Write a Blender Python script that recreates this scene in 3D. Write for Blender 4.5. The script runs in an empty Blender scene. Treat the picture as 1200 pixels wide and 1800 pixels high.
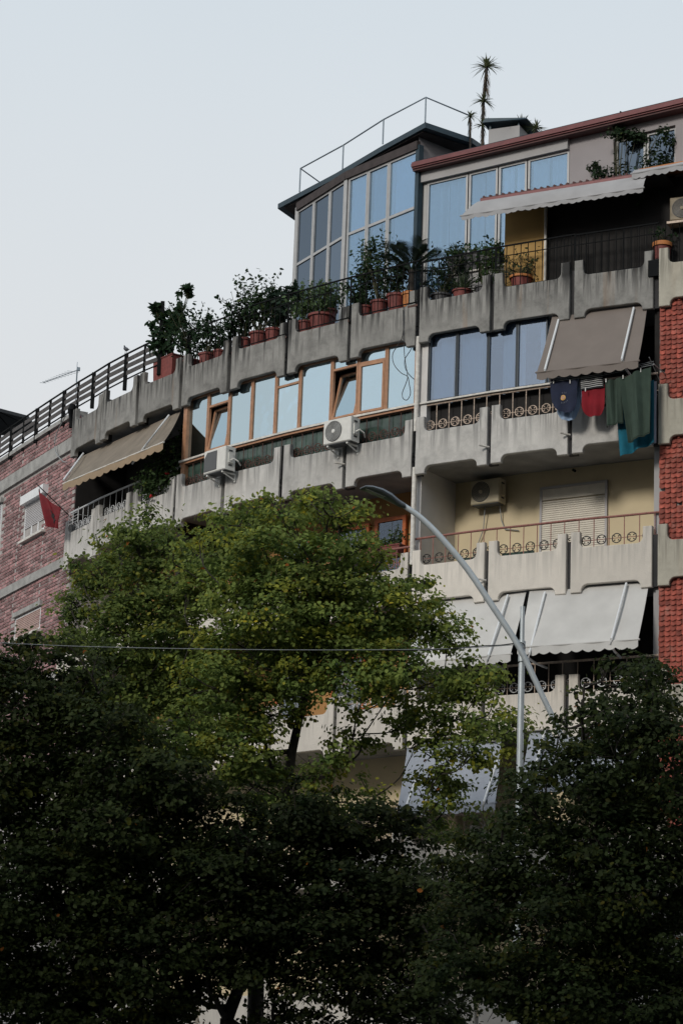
import bpy, bmesh, math, random
import numpy as np
from mathutils import Vector, Matrix
random.seed(7); RNG = np.random.default_rng(11)
SC = bpy.context.scene
COL = SC.collection
# ------------------------------------------------------------------ camera
FPX, PITCH, ROLL, CAMZ = 4600.0, 0.26338, -0.036996, 1.6      # focal length in pixels of a 1200x1800 frame
cam = bpy.data.objects.new('camera', bpy.data.cameras.new('camera')); COL.objects.link(cam)
cam.data.sensor_fit = 'VERTICAL'; cam.data.sensor_height = 36.0; cam.data.lens = 36.0*FPX/1800.0
cam.data.clip_start = 0.1; cam.data.clip_end = 6000
_ex = Vector((1,0,0)); _eu = Vector((0,-math.sin(PITCH),math.cos(PITCH))); _fw = Vector((0,math.cos(PITCH),math.sin(PITCH)))
_r = _ex*math.cos(ROLL)-_eu*math.sin(ROLL); _u = _ex*math.sin(ROLL)+_eu*math.cos(ROLL)
cam.matrix_world = Matrix(((_r.x,_u.x,-_fw.x,0),(_r.y,_u.y,-_fw.y,0),(_r.z,_u.z,-_fw.z,CAMZ),(0,0,0,1)))
SC.camera = cam
# ------------------------------------------------------------------ sky, sun, exposure
SUN_EL, SUN_AZ = math.radians(25), math.radians(216)          # azimuth clockwise from +Y: behind the camera, a little left
world = bpy.data.worlds.new('World'); SC.world = world; world.use_nodes = True
wn = world.node_tree; wn.nodes.clear()
wo = wn.nodes.new('ShaderNodeOutputWorld')
sky = wn.nodes.new('ShaderNodeTexSky'); sky.sky_type = 'NISHITA'; sky.sun_disc = False
sky.sun_elevation = SUN_EL; sky.sun_rotation = SUN_AZ; sky.air_density = 1.0; sky.dust_density = 3.0; sky.ozone_density = 1.0
b1 = wn.nodes.new('ShaderNodeBackground'); b1.inputs[1].default_value = 0.05
wn.links.new(sky.outputs[0], b1.inputs[0])
# thin even cloud veil over the whole sky
tc = wn.nodes.new('ShaderNodeTexCoord'); sep = wn.nodes.new('ShaderNodeSeparateXYZ'); wn.links.new(tc.outputs['Generated'], sep.inputs[0])
rmp = wn.nodes.new('ShaderNodeValToRGB'); wn.links.new(sep.outputs[2], rmp.inputs[0])
e = rmp.color_ramp.elements; e[0].position = 0.10; e[0].color = (0.83,0.795,0.765,1); e[1].position = 0.48; e[1].color = (0.60,0.668,0.72,1)
e2 = rmp.color_ramp.elements.new(1.0); e2.color = (0.52,0.60,0.68,1)
noi = wn.nodes.new('ShaderNodeTexNoise'); noi.inputs['Scale'].default_value = 1.6; noi.inputs['Detail'].default_value = 4
wn.links.new(tc.outputs['Generated'], noi.inputs['Vector'])
mr = wn.nodes.new('ShaderNodeMapRange'); mr.inputs[1].default_value = .3; mr.inputs[2].default_value = .7; mr.inputs[3].default_value = .93; mr.inputs[4].default_value = 1.05
wn.links.new(noi.outputs[0], mr.inputs[0])
b2 = wn.nodes.new('ShaderNodeBackground'); wn.links.new(rmp.outputs[0], b2.inputs[0]); wn.links.new(mr.outputs[0], b2.inputs[1])
mx = wn.nodes.new('ShaderNodeMixShader'); mx.inputs[0].default_value = 0.85
wn.links.new(b1.outputs[0], mx.inputs[1]); wn.links.new(b2.outputs[0], mx.inputs[2]); wn.links.new(mx.outputs[0], wo.inputs[0])
sl = bpy.data.lights.new('sun','SUN'); sl.energy = 1.5; sl.angle = math.radians(11); sl.color = (1.0,0.94,0.85)
so = bpy.data.objects.new('sun', sl); COL.objects.link(so); so.location = (0,-20,60)
_d = Vector((math.sin(SUN_AZ)*math.cos(SUN_EL), math.cos(SUN_AZ)*math.cos(SUN_EL), math.sin(SUN_EL)))
so.rotation_euler = (-_d).to_track_quat('-Z','Y').to_euler()
vs = SC.view_settings; vs.view_transform = 'Standard'; vs.look = 'None'; vs.exposure = 0.22; vs.gamma = 1.0; vs.use_curve_mapping = False
SC.cycles.max_bounces = 8; SC.cycles.transparent_max_bounces = 12; SC.cycles.diffuse_bounces = 3

# ------------------------------------------------------------------ layout of the street front (metres)
ZA = 20.21                                            # foot of the top row of balcony panels; storeys are 3 m
ZR = {r: ZA-3.0*i for i, r in enumerate('ABCDEF')}
LR = {1:((4.763,52.512),(6.346,51.712)),2:((3.12,53.473),(4.67,52.571)),3:((1.549,54.537),(3.038,53.553)),4:((.051,55.767),(1.465,54.674)),
 5:((-1.372,57.046),(-.017,55.886)),6:((-2.723,58.406),(-1.447,57.166)),7:((-3.937,59.864),(-2.81,58.535)),8:((-5.073,61.41),(-4.005,59.993)),
 9:((-6.121,63.01),(-5.149,61.519)),10:((-7.02,64.648),(-6.151,63.133))}
def _q(a): return math.cos(math.radians(a)), math.sin(math.radians(a))
_c,_s = _q(-23.5); LR[0] = ((6.45,51.59),(6.45+1.78*_c,51.59+1.78*_s))
_c,_s = _q(-20.5); LR[-1] = ((LR[0][1][0]+.1*_c,LR[0][1][1]+.1*_s),(LR[0][1][0]+1.88*_c,LR[0][1][1]+1.88*_s))
for _k,_a in ((11,-62),(12,-62.5),(13,-63),(14,-63.5)):
    _c,_s = _q(_a); _L = LR[_k-1][0]; _R = (_L[0]-.12*_c,_L[1]-.12*_s); LR[_k] = ((_R[0]-1.78*_c,_R[1]-1.78*_s),_R)
def ray(px, py):
    X_, Y_ = px-600, 900-py; c, s = math.cos(ROLL), math.sin(ROLL)
    X = X_*c+Y_*s; U = -X_*s+Y_*c; cp, sp = math.cos(PITCH), math.sin(PITCH)
    return (X, -U*sp+FPX*cp, U*cp+FPX*sp)
def hitz(px, py, z):
    r = ray(px,py); t = (z-CAMZ)/r[2]; return Vector((r[0]*t, r[1]*t, z))
def hity(px, py, Y):
    r = ray(px,py); t = Y/r[1]; return Vector((r[0]*t, Y, CAMZ+r[2]*t))
def hit(px, py, P, ang):
    n = (math.sin(ang), -math.cos(ang)); r = ray(px,py)
    t = (P[0]*n[0]+P[1]*n[1])/(r[0]*n[0]+r[1]*n[1]); return Vector((r[0]*t, r[1]*t, CAMZ+r[2]*t))
class Fr:
    """upright frame: s runs along the front (to the right), d outwards, z up"""
    def __init__(self, L, R):
        self.o = Vector((L[0],L[1],0)); v = Vector((R[0]-L[0],R[1]-L[1],0)); self.w = v.length; self.u = v.normalized()
        self.n = Vector((self.u.y,-self.u.x,0)); self.a = math.atan2(self.u.y,self.u.x)
    def p(self, s, d, z): return self.o+self.u*s+self.n*d+Vector((0,0,z))
    def at(self, px, py, d=0.0): q = self.o+self.n*d; return hit(px,py,q,self.a)
    def sdz(self, P): q = Vector((P[0],P[1],0))-self.o; return q.dot(self.u), q.dot(self.n), P[2]
BAY = {k: Fr(*v) for k, v in LR.items()}
# ------------------------------------------------------------------ mesh helpers
class MB:
    def __init__(self): self.v=[]; self.f=[]
    def quad(self,a,b,c,d):
        i=len(self.v); self.v+= [tuple(a),tuple(b),tuple(c),tuple(d)]; self.f.append((i,i+1,i+2,i+3)); return self
    def poly(self, pts):
        i=len(self.v); self.v+=[tuple(p) for p in pts]; self.f.append(tuple(range(i,i+len(pts)))); return self
    def hexa(self, b, t):
        i=len(self.v); self.v+=[tuple(p) for p in b]+[tuple(p) for p in t]
        self.f+=[(i+3,i+2,i+1,i),(i+4,i+5,i+6,i+7)]+[(i+j,i+(j+1)%4,i+4+(j+1)%4,i+4+j) for j in range(4)]; return self
    def fbox(self, F, s0,s1,d0,d1,z0,z1):
        return self.hexa([F.p(s0,d1,z0),F.p(s1,d1,z0),F.p(s1,d0,z0),F.p(s0,d0,z0)],[F.p(s0,d1,z1),F.p(s1,d1,z1),F.p(s1,d0,z1),F.p(s0,d0,z1)])
    def box(self,x0,x1,y0,y1,z0,z1):
        return self.hexa([(x0,y0,z0),(x1,y0,z0),(x1,y1,z0),(x0,y1,z0)],[(x0,y0,z1),(x1,y0,z1),(x1,y1,z1),(x0,y1,z1)])
    def bar(self,a,b,w,h,up=(0,0,1)):
        a=Vector(a);b=Vector(b);t=(b-a).normalized();up=Vector(up)
        if abs(t.dot(up))>.98: up=Vector((1,0,0))
        s=t.cross(up).normalized()*w/2;q=s.cross(t).normalized()*h/2
        return self.hexa([a-s-q,a+s-q,a+s+q,a-s+q],[b-s-q,b+s-q,b+s+q,b-s+q])
    def tube(self, pts, r, n=8, cap=True):
        pts=[Vector(p) for p in pts]; rs=r if isinstance(r,(list,tuple)) else [r]*len(pts); rings=[]; ref=None
        for i,p in enumerate(pts):
            t=(pts[min(i+1,len(pts)-1)]-pts[max(i-1,0)]).normalized()
            if ref is None: ref=Vector((0,0,1)) if abs(t.z)<.9 else Vector((1,0,0))
            a=t.cross(ref); a=a.normalized() if a.length>1e-6 else t.orthogonal().normalized(); b=t.cross(a).normalized(); ref=-b if False else ref
            k=len(self.v); self.v+=[tuple(p+(a*math.cos(2*math.pi*j/n)+b*math.sin(2*math.pi*j/n))*rs[i]) for j in range(n)]; rings.append(k)
        for k0,k1 in zip(rings,rings[1:]):
            self.f+=[(k0+j,k1+j,k1+(j+1)%n,k0+(j+1)%n) for j in range(n)]
        if cap: self.f+=[tuple(rings[0]+j for j in range(n)),tuple(rings[-1]+j for j in reversed(range(n)))]
        return self
    def lathe(self, c, prof, n=20, ax=None):
        c=Vector(c); rings=[]
        X,Y,Z=(Vector((1,0,0)),Vector((0,1,0)),Vector((0,0,1))) if ax is None else ax
        for r,z in prof:
            k=len(self.v); self.v+=[tuple(c+X*r*math.cos(2*math.pi*j/n)+Y*r*math.sin(2*math.pi*j/n)+Z*z) for j in range(n)]; rings.append(k)
        for k0,k1 in zip(rings,rings[1:]): self.f+=[(k0+j,k0+(j+1)%n,k1+(j+1)%n,k1+j) for j in range(n)]
        self.f+=[tuple(rings[0]+j for j in reversed(range(n))),tuple(rings[-1]+j for j in range(n))]
        return self
    def sheet(self, fn, nu, nv, th):
        """closed thin cloth: fn(u,v)->point for u,v in 0..1"""
        g=[[Vector(fn(i/nu,j/nv)) for j in range(nv+1)] for i in range(nu+1)]
        k=len(self.v); nrm=[]
        for i in range(nu+1):
            for j in range(nv+1):
                a=g[min(i+1,nu)][j]-g[max(i-1,0)][j]; b=g[i][min(j+1,nv)]-g[i][max(j-1,0)]
                c=a.cross(b); c=c.normalized() if c.length>1e-9 else Vector((0,-1,0)); nrm.append(c)
        m=(nu+1)*(nv+1)
        for s in (.5,-.5):
            for i in range(nu+1):
                for j in range(nv+1): self.v.append(tuple(g[i][j]+nrm[i*(nv+1)+j]*th*s))
        I=lambda i,j,s: k+s*m+i*(nv+1)+j
        for i in range(nu):
            for j in range(nv):
                self.f.append((I(i,j,0),I(i+1,j,0),I(i+1,j+1,0),I(i,j+1,0))); self.f.append((I(i,j,1),I(i,j+1,1),I(i+1,j+1,1),I(i+1,j,1)))
        for i in range(nu):
            self.f.append((I(i,0,0),I(i,0,1),I(i+1,0,1),I(i+1,0,0))); self.f.append((I(i,nv,0),I(i+1,nv,0),I(i+1,nv,1),I(i,nv,1)))
        for j in range(nv):
            self.f.append((I(0,j,0),I(0,j+1,0),I(0,j+1,1),I(0,j,1))); self.f.append((I(nu,j,0),I(nu,j,1),I(nu,j+1,1),I(nu,j+1,0)))
        return self
    def ball(self,c,rx,ry,rz,n=10,m=7):
        c=Vector(c); return self.lathe(c,[(1e-3,-rz)]+[(math.sin(math.pi*i/m)*rx,-math.cos(math.pi*i/m)*rz) for i in range(1,m)]+[(1e-3,rz)],n)
    def mesh(self, name, org=(0,0,0), smooth=False):
        me=bpy.data.meshes.new(name); o=Vector(org)
        me.from_pydata([(p[0]-o.x,p[1]-o.y,p[2]-o.z) for p in self.v],[],self.f)
        bm=bmesh.new(); bm.from_mesh(me); bmesh.ops.recalc_face_normals(bm,faces=bm.faces); bm.to_mesh(me); bm.free()
        if smooth:
            me.polygons.foreach_set('use_smooth',[True]*len(me.polygons))
            try: me.set_sharp_from_angle(angle=math.radians(40))
            except Exception: pass
        return me
WO = {}                                               # world origin of every object (no parent is rotated)
def tag(o,label=None,cat=None,group=None,kind=None):
    if label: o['label']=label
    if cat: o['category']=cat
    if group: o['group']=group
    if kind: o['kind']=kind
    return o
def link(o,parent,world):
    COL.objects.link(o); world=Vector(world); WO[o.name]=world
    if parent is not None: o.parent=parent; o.location=world-WO[parent.name]
    else: o.location=world
    return o
def empty(name,loc,label=None,cat=None,group=None):
    o=bpy.data.objects.new(name,None); o.empty_display_size=.2; link(o,None,loc); return tag(o,label,cat,group)
def obj(name,mb,mat,parent=None,smooth=False,org=None):
    if org is None:
        a=np.array(mb.v); lo=a.min(0); hi=a.max(0); org=((lo[0]+hi[0])/2,(lo[1]+hi[1])/2,lo[2])
    me=mb.mesh(name,org,smooth); me.materials.append(M[mat]); return link(bpy.data.objects.new(name,me),parent,org)
def inst(name,me,parent,loc,rz=0.0,sc=None):
    o=bpy.data.objects.new(name,me); link(o,parent,loc); o.rotation_euler=(0,0,rz)
    if sc: o.scale=sc
    return o
# ------------------------------------------------------------------ materials
M = {}
def mat(name, col, rough=.7, metal=0.0, var=.12, scale=6.0, bump=.15, bscale=40.0, spec=.5, trans=0.0, rnd=0.0, pale=None):
    m=bpy.data.materials.new(name); m.use_nodes=True; nt=m.node_tree; nt.nodes.clear(); N=nt.nodes.new; Lk=nt.links.new
    out=N('ShaderNodeOutputMaterial'); b=N('ShaderNodeBsdfPrincipled'); Lk(b.outputs[0],out.inputs[0])
    b.inputs['Roughness'].default_value=rough; b.inputs['Metallic'].default_value=metal; b.inputs['Specular IOR Level'].default_value=spec
    tc=N('ShaderNodeTexCoord'); n1=N('ShaderNodeTexNoise'); n1.inputs['Scale'].default_value=scale; n1.inputs['Detail'].default_value=6
    geo=N('ShaderNodeNewGeometry'); Lk(geo.outputs['Position'],n1.inputs['Vector'])
    r=N('ShaderNodeMapRange'); r.inputs[1].default_value=.25; r.inputs[2].default_value=.75; r.inputs[3].default_value=1-var*1.6; r.inputs[4].default_value=1+var
    Lk(n1.outputs[0],r.inputs[0])
    src=r.outputs[0]
    if rnd:
        oi=N('ShaderNodeObjectInfo'); a=N('ShaderNodeMath'); a.operation='ADD'; Lk(oi.outputs['Random'],a.inputs[0]); Lk(geo.outputs['Random Per Island'],a.inputs[1])
        fr=N('ShaderNodeMath'); fr.operation='FRACT'; Lk(a.outputs[0],fr.inputs[0])
        r2=N('ShaderNodeMapRange'); r2.inputs[3].default_value=1-rnd; r2.inputs[4].default_value=1+rnd; Lk(fr.outputs[0],r2.inputs[0])
        mu=N('ShaderNodeMath'); mu.operation='MULTIPLY'; Lk(src,mu.inputs[0]); Lk(r2.outputs[0],mu.inputs[1]); src=mu.outputs[0]
    vm=N('ShaderNodeVectorMath'); vm.operation='SCALE'; vm.inputs[0].default_value=col[:3]; Lk(src,vm.inputs['Scale']); colout=vm.outputs[0]
    if pale:
        n3=N('ShaderNodeTexNoise'); n3.inputs['Scale'].default_value=3.5; n3.inputs['Detail'].default_value=9; n3.inputs['Roughness'].default_value=.75; Lk(geo.outputs['Position'],n3.inputs['Vector'])
        r3=N('ShaderNodeMapRange'); r3.inputs[1].default_value=.52; r3.inputs[2].default_value=.68; r3.inputs[4].default_value=.85; Lk(n3.outputs[0],r3.inputs[0])
        mp_=N('ShaderNodeMix'); mp_.data_type='RGBA'; Lk(r3.outputs[0],mp_.inputs[0]); Lk(colout,mp_.inputs[6]); mp_.inputs[7].default_value=(*pale,1); colout=mp_.outputs[2]
    Lk(colout,b.inputs['Base Color'])
    if bump:
        n2=N('ShaderNodeTexNoise'); n2.inputs['Scale'].default_value=bscale; n2.inputs['Detail'].default_value=5; Lk(geo.outputs['Position'],n2.inputs['Vector'])
        bp=N('ShaderNodeBump'); bp.inputs['Strength'].default_value=bump; bp.inputs['Distance'].default_value=.02; Lk(n2.outputs[0],bp.inputs['Height']); Lk(bp.outputs[0],b.inputs['Normal'])
    if trans:
        t=N('ShaderNodeBsdfTranslucent'); Lk(colout,t.inputs[0]); ms=N('ShaderNodeMixShader'); ms.inputs[0].default_value=trans
        Lk(b.outputs[0],ms.inputs[1]); Lk(t.outputs[0],ms.inputs[2]); Lk(ms.outputs[0],out.inputs[0])
    M[name]=m; return m
def concrete(name, base, dirt, amount, rust=.0):
    """weathered render: blotches, dark drip streaks that start at the upper lip, rusty runs"""
    m=bpy.data.materials.new(name); m.use_nodes=True; nt=m.node_tree; nt.nodes.clear(); N=nt.nodes.new; Lk=nt.links.new
    out=N('ShaderNodeOutputMaterial'); b=N('ShaderNodeBsdfPrincipled'); Lk(b.outputs[0],out.inputs[0]); b.inputs['Roughness'].default_value=.88; b.inputs['Specular IOR Level'].default_value=.25
    tc=N('ShaderNodeTexCoord'); oi=N('ShaderNodeObjectInfo'); geo=N('ShaderNodeNewGeometry')
    sc=N('ShaderNodeVectorMath'); sc.operation='SCALE'; sc.inputs[0].default_value=(37,0,53); Lk(oi.outputs['Random'],sc.inputs['Scale'])
    ad=N('ShaderNodeVectorMath'); ad.operation='ADD'; Lk(tc.outputs['Object'],ad.inputs[0]); Lk(sc.outputs[0],ad.inputs[1])
    mp=N('ShaderNodeMapping'); mp.inputs['Scale'].default_value=(8.5,1,.5); Lk(ad.outputs[0],mp.inputs[0])
    st=N('ShaderNodeTexNoise'); st.inputs['Scale'].default_value=1.0; st.inputs['Detail'].default_value=5; st.inputs['Roughness'].default_value=.62; Lk(mp.outputs[0],st.inputs['Vector'])
    sr=N('ShaderNodeMapRange'); sr.inputs[1].default_value=.44; sr.inputs[2].default_value=.57; Lk(st.outputs[0],sr.inputs[0])
    sx=N('ShaderNodeSeparateXYZ'); Lk(tc.outputs['Object'],sx.inputs[0])
    zr=N('ShaderNodeMapRange'); zr.inputs[1].default_value=.15; zr.inputs[2].default_value=1.0; Lk(sx.outputs[2],zr.inputs[0])
    m1=N('ShaderNodeMath'); m1.operation='MULTIPLY'; Lk(sr.outputs[0],m1.inputs[0]); Lk(zr.outputs[0],m1.inputs[1])
    big=N('ShaderNodeTexNoise'); big.inputs['Scale'].default_value=2.2; big.inputs['Detail'].default_value=8; big.inputs['Roughness'].default_value=.7; Lk(ad.outputs[0],big.inputs['Vector'])
    br=N('ShaderNodeMapRange'); br.inputs[1].default_value=.42; br.inputs[2].default_value=.75; br.inputs[4].default_value=.72; Lk(big.outputs[0],br.inputs[0])
    m2=N('ShaderNodeMath'); m2.operation='MAXIMUM'; Lk(m1.outputs[0],m2.inputs[0]); Lk(br.outputs[0],m2.inputs[1])
    m3=N('ShaderNodeMath'); m3.operation='MULTIPLY'; m3.inputs[1].default_value=amount; Lk(m2.outputs[0],m3.inputs[0])
    mix=N('ShaderNodeMix'); mix.data_type='RGBA'; Lk(m3.outputs[0],mix.inputs[0]); mix.inputs[6].default_value=(*base,1); mix.inputs[7].default_value=(*dirt,1)
    mp2=N('ShaderNodeMapping'); mp2.inputs['Scale'].default_value=(3.2,1,.3); mp2.inputs['Location'].default_value=(9,0,4); Lk(ad.outputs[0],mp2.inputs[0])
    rs=N('ShaderNodeTexNoise'); rs.inputs['Scale'].default_value=1.0; rs.inputs['Detail'].default_value=2; Lk(mp2.outputs[0],rs.inputs['Vector'])
    rr=N('ShaderNodeMapRange'); rr.inputs[1].default_value=.62; rr.inputs[2].default_value=.75; rr.inputs[4].default_value=rust; Lk(rs.outputs[0],rr.inputs[0])
    mix2=N('ShaderNodeMix'); mix2.data_type='RGBA'; Lk(rr.outputs[0],mix2.inputs[0]); Lk(mix.outputs[2],mix2.inputs[6]); mix2.inputs[7].default_value=(.25,.14,.06,1)
    hv=N('ShaderNodeMapRange'); hv.inputs[3].default_value=.88; hv.inputs[4].default_value=1.1; Lk(oi.outputs['Random'],hv.inputs[0])
    vm=N('ShaderNodeVectorMath'); vm.operation='SCALE'; Lk(mix2.outputs[2],vm.inputs[0]); Lk(hv.outputs[0],vm.inputs['Scale']); Lk(vm.outputs[0],b.inputs['Base Color'])
    n2=N('ShaderNodeTexNoise'); n2.inputs['Scale'].default_value=35; n2.inputs['Detail'].default_value=6; Lk(ad.outputs[0],n2.inputs['Vector'])
    bp=N('ShaderNodeBump'); bp.inputs['Strength'].default_value=.3; bp.inputs['Distance'].default_value=.015; Lk(n2.outputs[0],bp.inputs['Height']); Lk(bp.outputs[0],b.inputs['Normal'])
    M[name]=m; return m
def glass(name, tint, refl, inner=None, rough=.02):
    """coated window glass: part mirror, the rest lets the room behind show"""
    m=bpy.data.materials.new(name); m.use_nodes=True; nt=m.node_tree; nt.nodes.clear(); N=nt.nodes.new; Lk=nt.links.new
    out=N('ShaderNodeOutputMaterial'); g=N('ShaderNodeBsdfGlossy'); oi=N('ShaderNodeObjectInfo'); ov=N('ShaderNodeMapRange'); ov.inputs[3].default_value=.80; ov.inputs[4].default_value=1.04; Lk(oi.outputs['Random'],ov.inputs[0]); tv=N('ShaderNodeVectorMath'); tv.operation='SCALE'; tv.inputs[0].default_value=tint; Lk(ov.outputs[0],tv.inputs['Scale']); Lk(tv.outputs[0],g.inputs[0]); g.inputs['Roughness'].default_value=rough
    if inner: t=N('ShaderNodeBsdfDiffuse'); t.inputs[0].default_value=(*inner,1)
    else: t=N('ShaderNodeBsdfTransparent'); t.inputs[0].default_value=(.74,.85,.96,1)
    geo=N('ShaderNodeNewGeometry'); n=N('ShaderNodeTexNoise'); n.inputs['Scale'].default_value=1.3; n.inputs['Detail'].default_value=2; Lk(geo.outputs['Position'],n.inputs['Vector'])
    bp=N('ShaderNodeBump'); bp.inputs['Strength'].default_value=.06; bp.inputs['Distance'].default_value=.05; Lk(n.outputs[0],bp.inputs['Height']); Lk(bp.outputs[0],g.inputs['Normal'])
    lw=N('ShaderNodeLayerWeight'); lw.inputs[0].default_value=.25; mr=N('ShaderNodeMapRange'); mr.inputs[3].default_value=refl; mr.inputs[4].default_value=min(1,refl+.35); Lk(lw.outputs['Fresnel'],mr.inputs[0])
    ms=N('ShaderNodeMixShader'); Lk(mr.outputs[0],ms.inputs[0]); Lk(t.outputs[0],ms.inputs[1]); Lk(g.outputs[0],ms.inputs[2]); Lk(ms.outputs[0],out.inputs[0])
    M[name]=m; return m
def leafmat(name, rough=.42, trans=.45):
    m=bpy.data.materials.new(name); m.use_nodes=True; nt=m.node_tree; nt.nodes.clear(); N=nt.nodes.new; Lk=nt.links.new
    out=N('ShaderNodeOutputMaterial'); b=N('ShaderNodeBsdfPrincipled'); b.inputs['Roughness'].default_value=.6; b.inputs['Specular IOR Level'].default_value=.15
    at=N('ShaderNodeAttribute'); at.attribute_name='leaf_colour'; Lk(at.outputs['Color'],b.inputs['Base Color'])
    t=N('ShaderNodeBsdfTranslucent'); Lk(at.outputs['Color'],t.inputs[0]); ms=N('ShaderNodeMixShader'); ms.inputs[0].default_value=trans
    Lk(b.outputs[0],ms.inputs[1]); Lk(t.outputs[0],ms.inputs[2]); Lk(ms.outputs[0],out.inputs[0]); M[name]=m; return m
concrete('panel_top',(.265,.262,.25),(.035,.035,.035),1.0,.4)  # rows pale downwards: real dirt and paint, partly light put into the colour
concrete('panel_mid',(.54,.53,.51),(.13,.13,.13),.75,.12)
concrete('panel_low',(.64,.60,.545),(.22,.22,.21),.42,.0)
concrete('panel_side',(.42,.40,.34),(.14,.13,.11),.7,.15)
mat('slab',(.30,.30,.30),.9,var=.2,scale=2); mat('slab_dark',(.035,.035,.038),.9,var=.2,scale=2)
mat('wall_cream',(.64,.54,.36),.85,var=.06,scale=1.5,bump=.1); mat('wall_grey',(.36,.355,.36),.85,var=.08,scale=1.5); mat('wall_white',(.62,.61,.60),.85,var=.08,scale=2)
mat('wall_ochre',(.40,.25,.085),.85,var=.1,scale=2); mat('wall_dark',(.014,.013,.013),.9,var=.2); mat('attic_grey',(.30,.28,.29),.85,var=.06,scale=1.2)  # the near-black wall colour has loggia shade painted in
mat('wall_orange',(.42,.22,.08),.85,var=.1,scale=2)
mat('brick_wall',(.38,.36,.35),.92,var=.15,scale=8,bump=.4)
mat('brick',(.30,.16,.162),.85,var=.35,scale=9,bump=.4,bscale=60,rnd=.5,pale=(.42,.36,.355))
mat('roof_tile',(.31,.072,.05),.8,var=.3,scale=10,bump=.25,rnd=.35,pale=(.33,.15,.12))
mat('band',(.33,.33,.32),.88,var=.2,scale=4)
mat('metal_dark',(.010,.011,.012),.9,0.0,var=.1,bump=.05,spec=.1); mat('rust_dark',(.10,.05,.04),.75,.2,var=.3,scale=20); mat('rail_red',(.28,.12,.10),.55,.1,var=.25,scale=25,bump=.1)
mat('rail_cream',(.55,.44,.36),.6,.1,var=.25,scale=20,bump=.1); mat('rail_white',(.62,.64,.66),.45,.1,var=.1,bump=.05); mat('ring_black',(.02,.02,.022),.5,.3,var=.1,bump=0)
mat('wood_frame',(.40,.21,.12),.5,var=.15,scale=9,bump=.08); mat('alu_dark',(.05,.06,.07),.35,.5,var=.08,bump=0); mat('alu_grey',(.42,.42,.42),.4,.3,var=.06,bump=0)
mat('orange_frame',(.50,.13,.035),.55,var=.15,scale=9)
mat('sill_white',(.62,.60,.56),.6,var=.2,scale=10); mat('shutter',(.62,.58,.50),.6,var=.06,bump=0); mat('shutter_grey',(.42,.41,.42),.6,var=.06,bump=0); mat('shutter_pink',(.40,.28,.25),.7,var=.1)
mat('green_glass',(.05,.085,.07),.12,var=.5,scale=3,bump=0,spec=.6)
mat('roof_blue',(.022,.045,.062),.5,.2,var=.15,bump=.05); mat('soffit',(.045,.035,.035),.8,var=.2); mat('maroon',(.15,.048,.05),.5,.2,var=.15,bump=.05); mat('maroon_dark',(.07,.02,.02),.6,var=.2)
mat('fabric_brown',(.20,.172,.155),.9,var=.05,scale=3,bump=.1,bscale=200,trans=.1); mat('fabric_beige',(.23,.195,.155),.9,var=.15,scale=3,trans=.12); mat('fabric_beige_edge',(.36,.27,.18),.9,var=.06,trans=.15)
mat('fabric_white',(.62,.615,.60),.9,var=.10,scale=1.6,trans=.15); mat('fabric_grey',(.36,.36,.37),.85,var=.08,scale=3,trans=.08); mat('fabric_bluegrey',(.33,.36,.42),.9,var=.05,trans=.1)
mat('arm_white',(.72,.74,.76),.4,.1,var=.05,bump=0)
mat('ac_white',(.66,.66,.63),.5,var=.06,scale=8,bump=0); mat('ac_cream',(.60,.53,.38),.55,var=.08,bump=0); mat('ac_grille',(.09,.095,.10),.6,var=.05,bump=0); mat('ac_dark',(.045,.05,.055),.6,bump=0)
mat('terracotta',(.17,.04,.034),.7,var=.2,scale=12,bump=.1,rnd=.15); mat('pot_grey',(.07,.07,.075),.7,var=.15); mat('pot_orange',(.45,.17,.05),.7,var=.15); mat('soil',(.03,.02,.015),.95)
mat('bark',(.032,.027,.023),.9,var=.35,scale=12,bump=.6,bscale=25); mat('stem',(.06,.06,.03),.8,var=.2,bump=0)
mat('lamp_paint',(.50,.55,.58),.38,.25,var=.08,scale=5,bump=.03); mat('lamp_head',(.15,.17,.19),.4,.4,bump=0); mat('lens',(.35,.36,.36),.25,bump=0)
mat('cable_black',(.015,.015,.017),.6,bump=0); mat('cable_grey',(.26,.28,.29),.5,bump=0)
mat('navy',(.012,.018,.045),.9,var=.15,trans=.05); mat('cloth_blue',(.30,.42,.60),.9,var=.05,trans=.15); mat('cloth_red',(.22,.005,.014),.9,var=.1,trans=.1); mat('cloth_green',(.035,.06,.045),.9,var=.12,trans=.05)
mat('cloth_teal',(.005,.13,.20),.9,var=.1,trans=.15); mat('cloth_lilac',(.30,.30,.36),.9,trans=.1); mat('print_white',(.30,.32,.38),.9,bump=0); mat('print_gold',(.55,.33,.10),.8,bump=0); mat('cloth_black',(.012,.012,.014),.9); mat('cloth_stripe',(.55,.56,.56),.9)
mat('flag_red',(.17,.004,.010),.75,var=.12,trans=.2); mat('flag_black',(.01,.008,.008),.8,bump=0)
mat('wood_slat',(.075,.07,.07),.8,var=.25,scale=8); mat('parasol',(.035,.04,.045),.85,var=.1); mat('pigeon',(.07,.075,.09),.8,var=.25,scale=30); mat('antenna',(.16,.20,.24),.5,.4,bump=0)
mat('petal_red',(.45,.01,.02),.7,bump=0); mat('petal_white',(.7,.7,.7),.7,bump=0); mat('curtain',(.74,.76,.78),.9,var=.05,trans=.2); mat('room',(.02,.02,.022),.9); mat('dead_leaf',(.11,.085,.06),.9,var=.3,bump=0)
mat('asphalt',(.05,.05,.052),.9,var=.2,scale=3,bump=.3); mat('paving',(.16,.155,.15),.9,var=.2,scale=2); mat('far_wall',(.10,.095,.09),.9,var=.15,scale=.6); mat('shop',(.20,.205,.215),.7,var=.1); mat('white_paint',(.7,.7,.68),.7)
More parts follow.
